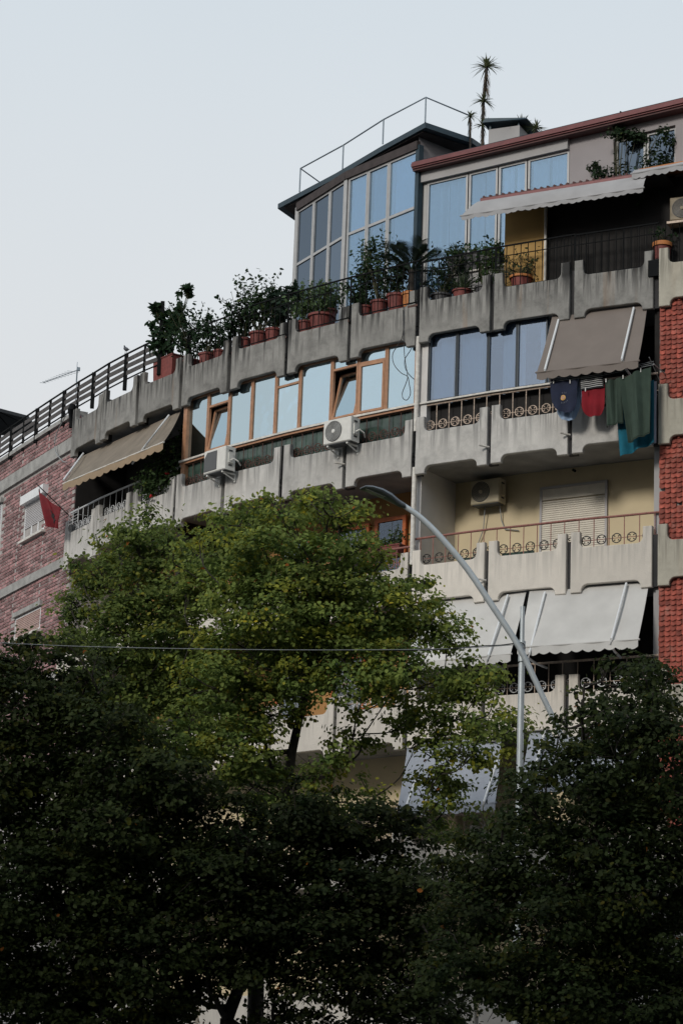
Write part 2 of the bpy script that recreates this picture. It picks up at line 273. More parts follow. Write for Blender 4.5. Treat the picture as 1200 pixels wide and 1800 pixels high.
mat('ac_old',(.26,.22,.16),.7,var=.2,bump=0); mat('poster',(.45,.38,.28),.7); mat('slate',(.09,.09,.09),.85,var=.1)  # darkened air conditioner tone: shade put into the casing colour
glass('glass_sky',(.76,.93,1.0),.74); glass('glass_blue',(.56,.64,.76),.40); glass('glass_attic',(.66,.85,1.0),.40); glass('glass_dim',(.34,.42,.52),.45,(.02,.025,.03)); glass('glass_dark',(.5,.55,.62),.12)
leafmat('leaf')
# ------------------------------------------------------------------ ground and the added shade blocks out of view
g=MB().quad((-700,-700,0),(700,-700,0),(700,900,0),(-700,900,0)); tag(obj('ground',g,'asphalt',org=(0,0,0)),'dark asphalt ground of the street','ground',kind='structure')
g=MB(); g.box(-60,40,34,80,0.0,.14); tag(obj('pavement',g,'paving'),'grey paved footway in front of the apartment block','pavement',kind='structure')
# added unseen block behind the camera, sized to shade the lower half of the view
OPP=empty('opposite_building',(0,-16,0),'tall dark apartment block across the street behind the viewer','building')
obj('wall',MB().box(-75,60,-30,-16,0.01,36),'far_wall',OPP)
for fl in range(10):
    for cx in range(-70,58,8):
        obj('window',MB().box(cx,cx+4.5,-16.0,-15.95,1.2+fl*3.3,3.0+fl*3.3),'glass_dark',OPP)
for lab,x0,x1,y0,y1,hh,side in (('plain dark apartment block closing the street at far left',-52,-30,-8,36,26,1),('plain dark apartment block closing the street at far right',17,36,-8,44,26,-1)):
    SB=empty('side_building',((x0+x1)/2,(y0+y1)/2,0),lab,'building'); obj('wall',MB().box(x0,x1,y0,y1,.15,hh),'far_wall',SB)  # added unseen blocks that keep side light off the low trees
    xf=x1 if side>0 else x0
    for fl in range(7):
        for cy in range(y0+2,y1-4,7): obj('window',MB().box(min(xf,xf+.05*side),max(xf,xf+.05*side),cy,cy+3.5,1.4+fl*3.4,3.1+fl*3.4),'glass_dark',SB)
# ------------------------------------------------------------------ apartment building
def node(k,d=0.0,z=0.0):
    """point on the curved front at the joint left of bay k"""
    A,Bf=BAY[k],BAY[k+1] if k+1 in BAY else None
    if Bf is None: p=A.p(-.06,0,0); n=A.n
    else: p=(A.p(0,0,0)+Bf.p(Bf.w,0,0))/2; n=(A.n+Bf.n).normalized()
    return p+n*d+Vector((0,0,z))
def rnode(k,d=0.0,z=0.0):
    if k-1 in BAY: return node(k-1,d,z)
    F=BAY[k]; return F.p(F.w,d,z)
def strip(mb,k0,k1,d0,d1,z0,z1):
    """solid run along bays k0..k1, between outward offsets d0<d1"""
    for k in range(k0,k1+1):
        mb.hexa([node(k,d1,z0),rnode(k,d1,z0),rnode(k,d0,z0),node(k,d0,z0)],[node(k,d1,z1),rnode(k,d1,z1),rnode(k,d0,z1),node(k,d0,z1)])
    return mb
def facp(px,py,d=0.0):
    best=None
    for k in range(-1,15):
        F=BAY[k]; P=F.at(px,py,d); s,_,_=F.sdz(P); e=max(-s,s-F.w)
        if best is None or e<best[0]: best=(e,k,P)
    return best[2],best[1]
base=node(3); APT=empty('apartment_building',(base.x,base.y,0),'curved concrete apartment block with scooped balcony panels and glazed penthouse','building')
def part(name,mb,m,parent=None,smooth=False,org=None): return obj(name,mb,m,parent or APT,smooth,org)
SILL=18.86
# -- the scooped panel (shared by every bay)
def panel_outline(W=1.78,H=1.294,tb=.24,tt=.20,hb=.17,zt=.95,rb=.14,rt=.13):
    P=[(0,0),(tb,0)]
    P+=[(tb+rb-rb*math.cos(a),hb-rb+rb*math.sin(a)) for a in [math.pi/2*i/5 for i in range(6)]]
    P+=[(W-tb-rb+rb*math.sin(a),hb-rb+rb*math.cos(a)) for a in [math.pi/2*i/5 for i in range(6)]]
    P+=[(W-tb,0),(W,0),(W,H),(W-tt,H)]
    P+=[(W-tt-rt+rt*math.cos(a),zt+rt-rt*math.sin(a)) for a in [math.pi/2*i/5 for i in range(6)]]
    P+=[(tt+rt-rt*math.sin(a),zt+rt-rt*math.cos(a)) for a in [math.pi/2*i/5 for i in range(6)]]
    P+=[(tt,H),(0,H)]
    return P
def panel_mesh(m):
    bm=bmesh.new(); P=panel_outline(); vs_=[bm.verts.new((x,0,z)) for x,z in P]; f=bm.faces.new(vs_)
    r=bmesh.ops.extrude_face_region(bm,geom=[f]); bmesh.ops.translate(bm,vec=(0,.11,0),verts=[v for v in r['geom'] if isinstance(v,bmesh.types.BMVert)])
    bmesh.ops.recalc_face_normals(bm,faces=bm.faces)
    ed=[e for e in bm.edges if all(abs(v.co.y)<1e-6 for v in e.verts)]
    bmesh.ops.bevel(bm,geom=ed,offset=.012,segments=1,affect='EDGES',profile=.5,clamp_overlap=True)
    me=bpy.data.meshes.new('balcony_panel'); bm.to_mesh(me); bm.free(); me.materials.append(M[m]); return me
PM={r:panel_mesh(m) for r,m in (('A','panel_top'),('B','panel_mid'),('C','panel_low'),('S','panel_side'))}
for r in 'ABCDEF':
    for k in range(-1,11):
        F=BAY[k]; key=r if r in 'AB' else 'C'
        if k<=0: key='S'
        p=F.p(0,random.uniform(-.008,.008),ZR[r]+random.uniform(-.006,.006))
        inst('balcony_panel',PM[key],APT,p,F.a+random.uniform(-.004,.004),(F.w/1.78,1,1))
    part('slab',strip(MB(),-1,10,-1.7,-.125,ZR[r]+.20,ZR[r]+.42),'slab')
# dark strips behind the panel joints: gap shade painted in, along with real dirt
for k in range(-1,10):
    for r in 'ABCD':
        F=BAY[k]; n=node(k); mb=MB(); 
        mb.hexa([node(k,-.118,ZR[r]+.02)+F.u*x+F.n*y for x,y in ((-.10,0),(.10,0),(.10,-.18),(-.10,-.18))],[node(k,-.118,ZR[r]+1.12)+F.u*x+F.n*y for x,y in ((-.10,0),(.10,0),(.10,-.18),(-.10,-.18))])
        part('joint_post',mb,'slab_dark')
# -- walls behind the balconies
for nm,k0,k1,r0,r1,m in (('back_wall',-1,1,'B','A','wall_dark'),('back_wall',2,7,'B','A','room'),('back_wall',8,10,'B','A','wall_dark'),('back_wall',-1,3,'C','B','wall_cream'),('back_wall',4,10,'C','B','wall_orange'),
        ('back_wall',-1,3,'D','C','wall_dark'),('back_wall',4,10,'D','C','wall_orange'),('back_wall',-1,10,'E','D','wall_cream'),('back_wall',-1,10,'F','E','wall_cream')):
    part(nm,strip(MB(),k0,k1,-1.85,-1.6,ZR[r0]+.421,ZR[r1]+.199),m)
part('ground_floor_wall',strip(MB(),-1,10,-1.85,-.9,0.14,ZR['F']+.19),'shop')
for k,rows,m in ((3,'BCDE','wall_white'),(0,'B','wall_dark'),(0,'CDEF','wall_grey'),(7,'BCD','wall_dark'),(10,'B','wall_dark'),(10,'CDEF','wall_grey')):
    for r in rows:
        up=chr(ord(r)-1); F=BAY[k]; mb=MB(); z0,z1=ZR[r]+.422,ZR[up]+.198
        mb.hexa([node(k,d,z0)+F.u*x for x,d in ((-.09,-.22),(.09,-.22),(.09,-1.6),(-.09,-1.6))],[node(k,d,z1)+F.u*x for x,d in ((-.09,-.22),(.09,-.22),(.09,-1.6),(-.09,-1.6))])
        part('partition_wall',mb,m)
F=BAY[3]
for r in 'BC':
    up=chr(ord(r)-1); mb=MB(); n0=node(3,-.05); mb.tube([n0+F.u*.02+Vector((0,0,ZR[r]+1.0)),n0+F.u*.02+Vector((0,0,ZR[up]+.18))],.055,10); part('downpipe',mb,'sill_white',smooth=True)
# dark cast iron downpipe down the joint between bays 3 and 4, with collars
for k,r in ((3,'B'),(5,'B'),(7,'B'),(3,'C'),(3,'A'),(5,'A')):
    p=node(k,-.055); mb=MB().tube([p+Vector((0,0,ZR[r]+.01)),p+Vector((0,0,ZR[r]+1.3))],.034,10)
    if 1:
        mb.tube([p+Vector((0,0,ZR[r]+.42)),p+Vector((0,0,ZR[r]+.52))],.05,10); mb.tube([p+Vector((0,0,ZR[r]+.30)),p+Vector((0,0,ZR[r]+.34))],.045,10)
    part('downpipe',mb,'metal_dark',smooth=True)
for k,r,dz in ((2,'B',.38),(1,'B',.42),(2,'C',.45),(4,'B',.55)):   # little overflow spouts sticking out of the joints
    p=node(k,-.02,ZR[r]+dz); F=BAY[k]; mb=MB().tube([p,p+F.n*.16-F.u*.16+Vector((0,0,.02))],.022,8); part('overflow_spout',mb,'sill_white',smooth=True)
# -- ornamental railings
def ring_mesh():
    mb=MB(); n=22; q=6; R=.098; r=.011
    for i in range(n):
        a=2*math.pi*i/n; c=Vector((math.cos(a),0,math.sin(a)))
        mb.v+=[tuple(c*(R+r*math.cos(2*math.pi*j/q))+Vector((0,r*math.sin(2*math.pi*j/q),0))) for j in range(q)]
    for i in range(n):
        for j in range(q): mb.f.append((i*q+j,((i+1)%n)*q+j,((i+1)%n)*q+(j+1)%q,i*q+(j+1)%q))
    for sx in (-1,1):
        for sz in (-1,1):
            pts=[Vector((sx*(.085-.05*t+.028*math.sin(t*3)),0,sz*(.012+.055*math.sin(t*2.6)))) for t in (0,.25,.5,.75,1)]
            mb.tube(pts,.009,5); mb.ball(pts[-1],.015,.015,.015,6,4)
    return mb
RING={}; BALU={}
def ring(m):
    if m not in RING: RING[m]=ring_mesh().mesh('ring_ornament',smooth=True); RING[m].materials.append(M[m])
    return RING[m]
def balu(m,h,r=.011):
    key=(m,round(h,3),r)
    if key not in BALU: me=MB().tube([(0,0,0),(0,0,h)],r,6).mesh('baluster',smooth=True); me.materials.append(M[m]); BALU[key]=me
    return BALU[key]
def railing(k0,k1,r,m,ringm,rise=1.59,d=-.16,low=.86,extra=0.0,tube=.026):
    for k in range(k0,k1+1):
        F=BAY[k]; a=node(k,d,ZR[r]+rise); b=rnode(k,d,ZR[r]+rise)
        if k==k0: b=b+F.u*extra
        mb=MB().tube([a,(a+b)/2+Vector((0,0,random.uniform(-.006,.006))),b],tube,8); R=part('railing',mb,m,smooth=True)
        L=(b-a).length; n=6
        for i in range(n):
            t=(i+.5)/n; p=a.lerp(b,t)
            inst('baluster',balu(m,rise-low-.01),R,p-Vector((0,0,rise-low)))
            p2=a.lerp(b,(i+1)/n if i<n-1 else (i+1)/n)-Vector((0,0,rise-1.13)); 
            if i<n-1 or True: inst('ring_ornament',ring(ringm),R,p2,F.a)
        mb=MB().tube([a-Vector((0,0,rise-1.13)),b-Vector((0,0,rise-1.13))],.008,5); obj('ring_bar',mb,m,R)
railing(1,3,'C','rail_red','ring_black',1.60,extra=.12)
railing(4,4,'C','rail_red','rail_red',1.45); railing(5,7,'C','rail_red','rail_red',1.45)
railing(2,3,'B','rail_cream','rail_cream',1.60); railing(1,1,'B','rail_cream','rail_cream',1.60)
railing(4,7,'B','rust_dark','rust_dark',1.58); railing(8,10,'B','rail_white','rail_white',1.56)
railing(1,4,'D','rail_cream','rail_white',1.60,extra=.25)
railing(1,5,'E','rail_cream','rail_cream',1.55)
# -- terrace parapet ledge and black bar railing on the top row
part('parapet_ledge',strip(MB(),1,10,-.52,-.125,ZR['A']+.421,ZR['A']+.90),'slab_dark')
part('ledge_tray',strip(MB(),4,6,-.48,-.03,ZR['A']+.905,ZR['A']+.955),'rust_dark')
for k in range(1,8):
    F=BAY[k]; d=-.15 if k not in (4,5,6) else -.02; zt=ZR['A']+1.96; zb=ZR['A']+1.0
    if k==1: zt-=.02
    a,b=node(k,d,zt),rnode(k,d,zt)
    R=part('terrace_railing',MB().bar(a,b,.03,.03),'metal_dark')
    for dz,w_ in ((zt-zb,.022),(.23,.018)): obj('rail',MB().bar(a-Vector((0,0,dz)),b-Vector((0,0,dz)),w_,w_),'metal_dark',R)
    n=11
    for i in range(n): inst('baluster',balu('metal_dark',zt-zb,.011),R,a.lerp(b,(i+.5)/n)-Vector((0,0,zt-zb)))
    mb=MB().bar(a-Vector((0,0,zt-zb+.1)),a,.045,.045); obj('post',mb,'metal_dark',R)
# -- windows
def bars(mb,F,s0,s1,z0,z1,d0,d1,w):
    mb.fbox(F,s0,s0+w,d0,d1,z0,z1); mb.fbox(F,s1-w,s1,d0,d1,z0,z1); mb.fbox(F,s0+w,s1-w,d0,d1,z0,z0+w); mb.fbox(F,s0+w,s1-w,d0,d1,z1-w,z1); return mb
def window(P0,P1,z0,z1,fm,gm,w=.05,transom=None,tilt=0.0,name='window',sash=False,parent=None,dep=.06):
    F=Fr(P0,P1); mb=bars(MB(),F,.004,F.w-.004,z0,z1,-dep,0,w)
    if transom: mb.fbox(F,.004+w,F.w-.004-w,-dep+.003,-.003,transom,transom+w*1.2)
    W=part(name,mb,fm,parent); zt=transom if transom else z1-w
    j=lambda: random.uniform(-.004,.004)
    def pane(a0,a1,b0,b1,dd,tl=0.0,par=W):
        h=b1-b0; c,s=math.cos(tl),math.sin(tl); e0,e1=j(),j()
        q=[F.p(a0,dd+e0,b0),F.p(a1,dd+e1,b0),F.p(a1,dd+e1-h*s,b0+h*c),F.p(a0,dd+e0-h*s,b0+h*c)]
        th=F.n*.006; obj('pane',MB().hexa([v-th for v in q],q),gm,par)
    if transom: pane(w,F.w-w,transom+w*1.2,z1-w,-.03)
    if sash:
        a0,a1,b0,b1=w+.006,F.w-w-.006,z0+w+.006,zt-.006; sw=.05; c,s=math.cos(tilt),math.sin(tilt); mbs=MB()
        def sp(x,zz,dd): h=zz-b0; return F.p(x,-.005+dd*c-h*s,b0+h*c)
        def sb(x0,x1,y0,y1): mbs.hexa([sp(x0,y0,.02),sp(x1,y0,.02),sp(x1,y0,-.03),sp(x0,y0,-.03)],[sp(x0,y1,.02),sp(x1,y1,.02),sp(x1,y1,-.03),sp(x0,y1,-.03)])
        sb(a0,a0+sw,b0,b1); sb(a1-sw,a1,b0,b1); sb(a0+sw,a1-sw,b0,b0+sw); sb(a0+sw,a1-sw,b1-sw,b1)
        obj('sash',mbs,fm,W); q=[sp(a0+sw,b0+sw,-.01),sp(a1-sw,b0+sw,-.01),sp(a1-sw,b1-sw,-.01),sp(a0+sw,b1-sw,-.01)]
        th=F.n*.006; obj('pane',MB().hexa([v-th for v in q],q),gm,W)
    else: pane(w,F.w-w,z0+w,zt,-.03)
    return W
def sillpt(px,d):
    y=713+(727-px)*(800-713)/(727-330)-55; P,k=facp(px,y,d); return P
ZT=ZR['A']+.195
X=[329,365,402,442,484,526,582,628,678,731]; PW=[sillpt(x,-.17) for x in X]
spec=[(0,None,0,False),(1,20.02,.16,True),(2,None,0,False),(3,None,0,False),(4,20.0,0,False),(5,None,0,False),(6,20.08,.22,True),(7,20.08,0,True),(8,None,0,False)]
for i,tr,tl,sa in spec: window(PW[i],PW[i+1],SILL+.02,ZT,'wood_frame','glass_sky',.042,tr,tl,sash=sa,dep=.07)
PWW=PW; X=[753,802,857,908,961]; PW=[sillpt(x,-.17) for x in X]
for i in range(4): window(PW[i],PW[i+1],SILL+.02,ZT,'alu_dark','glass_blue',.032,dep=.05)
part('window_sill',strip(MB(),4,7,-.30,-.06,SILL-.03,SILL+.015),'sill_white'); part('window_sill',strip(MB(),2,3,-.28,-.08,SILL-.025,SILL+.012),'sill_white')
part('sill_board',strip(MB(),4,7,-.24,-.10,SILL-.085,SILL-.034),'wood_frame')
part('corner_pillar',MB().fbox(BAY[3],-.07,.16,-.34,-.16,ZR['B']+1.0,ZT),'wall_white')
part('apron_glass',strip(MB(),4,7,-.24,-.225,ZR['B']+.43,SILL-.09),'green_glass'); part('apron_board',strip(MB(),2,3,-.34,-.32,ZR['B']+.43,SILL-.03),'wall_dark')  # near-black sheet in bays two and three paints the shaded opening
part('end_post',MB().fbox(BAY[7],-.02,.12,-.30,-.12,ZR['B']+1.0,ZT),'wood_frame')
def curtain(F,s0,s1,z0,z1,d,m='curtain',wav=9.0,amp=.045,parent=None,name='curtain'):
    ph=random.random()*6
    return part(name,MB().sheet(lambda u,v:F.p(s0+(s1-s0)*u,d+amp*math.sin(ph+u*(s1-s0)*wav*6.28*.35)+.4*amp*math.sin(2.3*ph+u*(s1-s0)*wav*4.1),z0+(z1-z0)*v),max(8,int((s1-s0)*34)),2,.004),m,parent,True)
for i in (0,2,3,4,5,7,8):
    Fw=Fr(PWW[i],PWW[i+1]); curtain(Fw,.03,Fw.w-.03,SILL+.03,ZT,-.11,amp=.012)
for (k,s0,s1) in ((3,.22,.70),(3,.92,1.62),(2,.06,.62),(2,.98,1.18)): curtain(BAY[k],s0,s1,SILL,ZT,-.36)
# -- third floor loggia: shuttered window in the cream wall
F=Fr(node(2,-1.6),rnode(2,-1.6))
a=F.at(950,856,0); b=F.at(1068,846,0); s0,_,z1=F.sdz(a); s1,_,_z=F.sdz(b); z1=(z1+_z)/2; zb_=ZR['C']+.9
W=part('shutter_window',bars(MB(),F,s0,s1,zb_,z1,.002,.05,.05),'shutter_grey')
obj('shutter_box',MB().fbox(F,s0+.05,s1-.05,.002,.04,z1-.30,z1-.052),'shutter',W)
mb=MB(); z=zb_+.06
while z<z1-.34: mb.hexa([F.p(s0+.052,.034,z),F.p(s1-.052,.034,z),F.p(s1-.052,.004,z),F.p(s0+.052,.004,z)],[F.p(s0+.052,.022,z+.042),F.p(s1-.052,.022,z+.042),F.p(s1-.052,.004,z+.042),F.p(s0+.052,.004,z+.042)]); z+=.047
tag(obj('shutter_slats',mb,'shutter',W),kind='stuff')
mb=MB(); q=F.at(1010,828,.05); mb.tube([q,q+F.n*.1],.03,8); part('wall_hook',mb,'metal_dark')
# green boards leaning inside the third floor railing
for k,s0,s1 in ((3,1.15,1.75),(2,.2,.95)): part('balcony_board',MB().fbox(BAY[k],s0,s1,-.26,-.24,ZR['C']+.43,ZR['C']+1.06),'green_glass')
# -- third floor bay 4: orange framed door
F=Fr(node(4,-1.55),rnode(4,-1.55)); a=F.at(662,915,0); b=F.at(717,905,0); s0=F.sdz(a)[0]; s1=F.sdz(b)[0]
window(F.p(s0,.08,0),F.p(s1,.08,0),ZR['C']+.45,F.sdz(a)[2],'orange_frame','glass_dark',.09,name='balcony_door')
curtain(F,s0+.08,s1-.08,ZR['C']+.5,F.sdz(a)[2]-.1,-.0,'wall_dark')
for k in (5,6): 
    F=Fr(node(k,-1.55),rnode(k,-1.55)); window(F.p(.4,.06,0),F.p(1.4,.06,0),ZR['C']+.45,ZR['C']+2.6,'orange_frame','glass_dark',.09,name='balcony_door')
    F=Fr(node(k,-1.55),rnode(k,-1.55)); window(F.p(.4,.06,0),F.p(1.4,.06,0),ZR['D']+.45,ZR['D']+2.6,'orange_frame','glass_dark',.09,name='balcony_door')
# -- right end: red tile cladding between the panels
F=BAY[0]
part('end_wall',MB().fbox(F,-.02,F.w*2+.3,-1.7,-.17,.14,ZR['A']+.40),'brick_wall')
def tile_mesh():
    mb=MB(); n=6; w=.118; h=.135
    top=[(-w/2+w*i/n,-.012-.016*math.sin(math.pi*i/n),h) for i in range(n+1)]
    low=[(-w/2+w*i/n,-.046-.030*math.sin(math.pi*i/n),-.034*math.sin(math.pi*i/n)) for i in range(n+1)]
    k=len(mb.v); mb.v+=top+low+[(x,y+.04,z+.004) for x,y,z in low]
    for i in range(n):
        mb.f.append((k+i,k+i+1,k+n+1+i+1,k+n+1+i)); mb.f.append((k+n+1+i,k+n+2+i,k+2*n+3+i,k+2*n+2+i))
    return mb
TM=tile_mesh().mesh('tile'); TM.materials.append(M['roof_tile'])
cnt=0; rest=MB(); tproto=tile_mesh()
for lo,hi in (('B','A'),('C','B'),('D','C'),('E','D')):
    z=ZR[lo]+.93
    while z<ZR[hi]+.18:
        for c in range(12):
            s=.055+c*.121+random.uniform(-.006,.006); p=F.p(s,-.155,z+random.uniform(-.006,.006))
            if random.random()<.012: continue
            if c<5 and cnt<296 and lo!='E': inst('tile',TM,APT,p,F.a+random.uniform(-.06,.06)); cnt+=1
            else:
                i=len(rest.v); rest.v+=[tuple(p+F.u*x-F.n*y+Vector((0,0,zz))) for x,y,zz in tproto.v]; rest.f+=[tuple(i+j for j in f) for f in tproto.f]
        z+=.106
tag(obj('tile_field',rest,'roof_tile',APT),kind='stuff')
# dark plate bolted over the joint on the top row
part('cover_plate',MB().fbox(BAY[1],BAY[1].w-.10,BAY[1].w+.23,.012,.035,ZR['A']+.70,ZR['A']+1.06),'metal_dark')
# ------------------------------------------------------------------ penthouse and attic on the terrace
ZTW=25.45; C0,C1,C2=[hitz(x,y,ZTW) for x,y in ((735,262),(609,316),(523,371))]
ZF=ZR['A']+.42
def v2(p): return (p[0],p[1])
def glazed(Pl,Pr,xs,gm,zt=ZTW,z0=None,mid=None,fm='alu_grey',w=.055):
    """wall of tall windows from Pl (left) to Pr (right), split at the fractions xs"""
    Pl=Vector((Pl[0],Pl[1],0)); Pr=Vector((Pr[0],Pr[1],0)); z0=z0 or ZF+.35
    for a,b in zip(xs,xs[1:]):
        window(Pl.lerp(Pr,a),Pl.lerp(Pr,b),z0,zt,fm,gm,w,mid,dep=.07)
mid=ZTW-1.45
glazed(C2,C1,(0,.34,.67,.97),'glass_dim',mid=mid); glazed(C1,C0,(.03,.31,.60,1.0),'glass_attic',mid=mid)
for P,Q,d in ((C2,C1,-.12),(C1,C0,-.12)):
    F=Fr(P,Q); [curtain(F,F.w*a_,F.w*b_,ZF+.3,ZTW,d,wav=15,amp=.055) for a_,b_ in ((.02,.30),(.35,.62),(.65,.97))]
for P in (C0,C1,C2):
    F=Fr(C1,C0); part('tower_column',MB().fbox(Fr(P,P+F.u),-.07,.05,-.12,.02,ZF,ZTW+.1),'alu_grey' if P is not C0 else 'roof_blue')
F=Fr(C2,C0); back=[C0+Vector((2.2,2.0,0)),C2+Vector((1.6,3.4,0))]
core=[C0-F.n*.25,C1-F.n*.25,C2-F.n*.25+F.u*.1]; 
mb=MB(); pts=[C0,back[0],back[1],C2]
for a,b in zip(pts,pts[1:]): mb.quad((a.x,a.y,ZF),(b.x,b.y,ZF),(b.x,b.y,ZTW+.3),(a.x,a.y,ZTW+.3))
part('tower_wall',mb,'attic_grey'); part('tower_core',MB().hexa([(*v2(p),ZF) for p in (C2-F.n*.4+F.u*.2,C0-F.n*.4-F.u*.2,back[0]-F.n*.1,back[1]-F.n*.1)],[(*v2(p),ZTW) for p in (C2-F.n*.4+F.u*.2,C0-F.n*.4-F.u*.2,back[0]-F.n*.1,back[1]-F.n*.1)]),'room')
ZRF=25.78
R0,R1,R1b,R2,R3=[hitz(x,y,ZRF) for x,y in ((747,224),(668,267),(590,313),(488,367),(830,252))]
far=R2+Vector((2.2,4.0,0)); far2=R3+Vector((1.0,1.5,0))
ring_=[R2,R1b,R1,R0,R3,far2,far]
mb=MB(); n=len(ring_); i=0; mb.v+=[tuple(p) for p in ring_]+[(p.x,p.y,ZRF+.13) for p in ring_]; mb.f+=[tuple(range(n)),tuple(range(n,2*n))]+[(j,(j+1)%n,n+(j+1)%n,n+j) for j in range(n)]
part('tower_roof',mb,'roof_blue')
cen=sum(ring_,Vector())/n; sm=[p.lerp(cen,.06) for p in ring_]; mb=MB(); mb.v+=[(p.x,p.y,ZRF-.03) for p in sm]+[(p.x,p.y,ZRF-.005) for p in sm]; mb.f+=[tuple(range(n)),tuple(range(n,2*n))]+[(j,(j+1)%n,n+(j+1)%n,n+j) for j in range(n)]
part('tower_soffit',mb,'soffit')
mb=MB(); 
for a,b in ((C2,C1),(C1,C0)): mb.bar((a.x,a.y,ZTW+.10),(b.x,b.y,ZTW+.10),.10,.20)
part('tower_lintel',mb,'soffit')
# roof railing of thin pipe
rt=ZRF+.13; rp=[hitz(x,y,rt).lerp(cen.xyz if False else Vector((cen.x,cen.y,rt)),.02) for x,y in ((523,338),(600,297),(672,252),(748,213))]
rp.append(R3.lerp(cen,.05)+Vector((0,0,.13))); rp=[Vector((p.x,p.y,rt)) for p in rp]; hh=.62
mb=MB().tube([p+Vector((0,0,hh)) for p in rp],.018,8); RR=part('roof_railing',mb,'antenna',smooth=True)
for p in rp: obj('post',MB().tube([p,p+Vector((0,0,hh))],.018,8),'antenna',RR,True)
q=rp[0]+Vector((.9,1.6,0)); obj('rail',MB().tube([rp[0]+Vector((0,0,hh)),q+Vector((0,0,hh))],.016,8),'antenna',RR,True)
# ---- attic behind the gutter: follows the front at about 1.2 m behind the panels
ZG=24.97; GA=hitz(722,292,ZG); GB=hitz(1000,226,ZG); GC=hitz(1210,176,ZG)
FA=Fr(GA,GB); FB=Fr(GB,GC); ext_=3.0
def along(k0,d0,d1,z0,z1,mb,s_lo=0.0,s_hi=None):
    mb.fbox(FA,s_lo,FA.w,d0,d1,z0,z1); mb.fbox(FB,-.0,FB.w+ext_ if s_hi is None else s_hi,d0,d1,z0,z1); return mb
mb=MB(); along(0,-.16,0,ZG-.02,ZG+.055,mb); part('gutter',mb,'maroon')
mb=MB(); along(0,-.14,-.025,ZG+.055,ZG+.10,mb); along(0,-.13,-.035,ZG-.055,ZG-.02,mb); part('gutter_lip',mb,'maroon')
mb=MB(); along(0,-.40,-.07,ZG-.10,ZG-.056,mb); part('eaves_board',mb,'maroon_dark')
mb=MB()
for Fq,s0,s1 in ((FA,0,FA.w),(FB,0,FB.w+ext_)): mb.hexa([Fq.p(s0,-.12,ZG+.10),Fq.p(s1,-.12,ZG+.10),Fq.p(s1,-5,ZG+.6),Fq.p(s0,-5,ZG+.6)],[Fq.p(s0,-.10,ZG+.15),Fq.p(s1,-.10,ZG+.15),Fq.p(s1,-5,ZG+.7),Fq.p(s0,-5,ZG+.7)])
part('attic_roof',mb,'roof_blue')
# beam over the ribbon window, then the windows and the plain wall
zb1=ZG-.10; zb0=ZG-.34
s_end=FA.sdz(FA.at(1000,300,-.34))[0]
part('window_beam',MB().fbox(FA,.12,s_end,-.42,-.24,zb0,zb1),'wall_grey')
xs=[750,823,876,927,1001]; Sx=[FA.sdz(FA.at(x,330 if x<850 else 290,-.34))[0] for x in xs]
for i,(a,b) in enumerate(zip(Sx,Sx[1:])):
    window(FA.p(a+.012,-.33,0),FA.p(b-.012,-.33,0),ZF+.9 if i<1 else 22.2,zb0-.01,'alu_grey','glass_attic',.05,dep=.06)
    curtain(FA,a+.04,(a+b)/2-.03,ZF+.9 if i<1 else 22.2,zb0,-.46,wav=16,amp=.05); curtain(FA,(a+b)/2+.04,b-.04,ZF+.9 if i<1 else 22.2,zb0,-.46,wav=16,amp=.05)
part('attic_room',MB().fbox(FA,.1,s_end+.1,-1.2,-.6,ZF,zb0),'room')
part('attic_wall',MB().fbox(FA,.12,Sx[0],-.60,-.345,ZF,zb0-.005).fbox(FA,Sx[0],Sx[1],-.5,-.39,ZF,ZF+.88),'alu_grey')
# plain grey attic wall with its window opening
wx0,wx1=[FB.sdz(FB.at(x,y,-.34))[0] for x,y in ((1078,260),(1186,250))]; wz1=FB.sdz(FB.at(1186,220,-.34))[2]; wz1=(wz1+FB.sdz(FB.at(1078,244,-.34))[2])/2; wz0=22.9
mb=MB(); mb.fbox(FA,s_end,FA.w,-.5,-.34,22.0,zb1); mb.fbox(FB,0,wx0,-.5,-.34,22.0,zb1); mb.fbox(FB,wx1,FB.w+ext_,-.5,-.34,22.0,zb1); mb.fbox(FB,wx0,wx1,-.5,-.34,wz1,zb1)
part('attic_wall',mb,'attic_grey')
mdl=(wx0+wx1)/2+.0
for a,b in ((wx0,mdl),(mdl,wx1)): window(FB.p(a+.01,-.42,0),FB.p(b-.01,-.42,0),wz0,wz1-.01,'alu_grey','glass_dim',.05)
part('window_reveal',MB().fbox(FB,wx0+.0,wx1,-.9,-.52,wz0,wz1),'room')
# ---- lower tiled canopy over the terrace, maroon fascia
ZC=23.27; CA=hitz(845,352,ZC); CB=hitz(1142,305,ZC); FC=Fr(CA,CB)
mb=MB(); mb.hexa([FC.p(0,.02,ZC-.03),FC.p(FC.w,.02,ZC-.03),FC.p(FC.w,-.9,ZC+.10),FC.p(0,-.9,ZC+.10)],[FC.p(0,.02,ZC+.05),FC.p(FC.w,.02,ZC+.05),FC.p(FC.w,-.9,ZC+.20),FC.p(0,-.9,ZC+.20)])
CN=part('canopy_roof',mb,'maroon_dark')
mb=MB()
for i in range(26):
    s=FC.w*(i+.5)/26; mb.tube([FC.p(s,.03,ZC+.055),FC.p(s,-.9,ZC+.205)],.03,8)
tag(obj('canopy_tiles',mb,'maroon_dark',CN),kind='stuff')
obj('fascia',MB().fbox(FC,0,FC.w,.022,.05,ZC-.09,ZC+.02),'maroon',CN)
ZC2=23.42; CC=hitz(1122,300,ZC2); CD=hitz(1215,283,ZC2); FD=Fr(CC,CD)
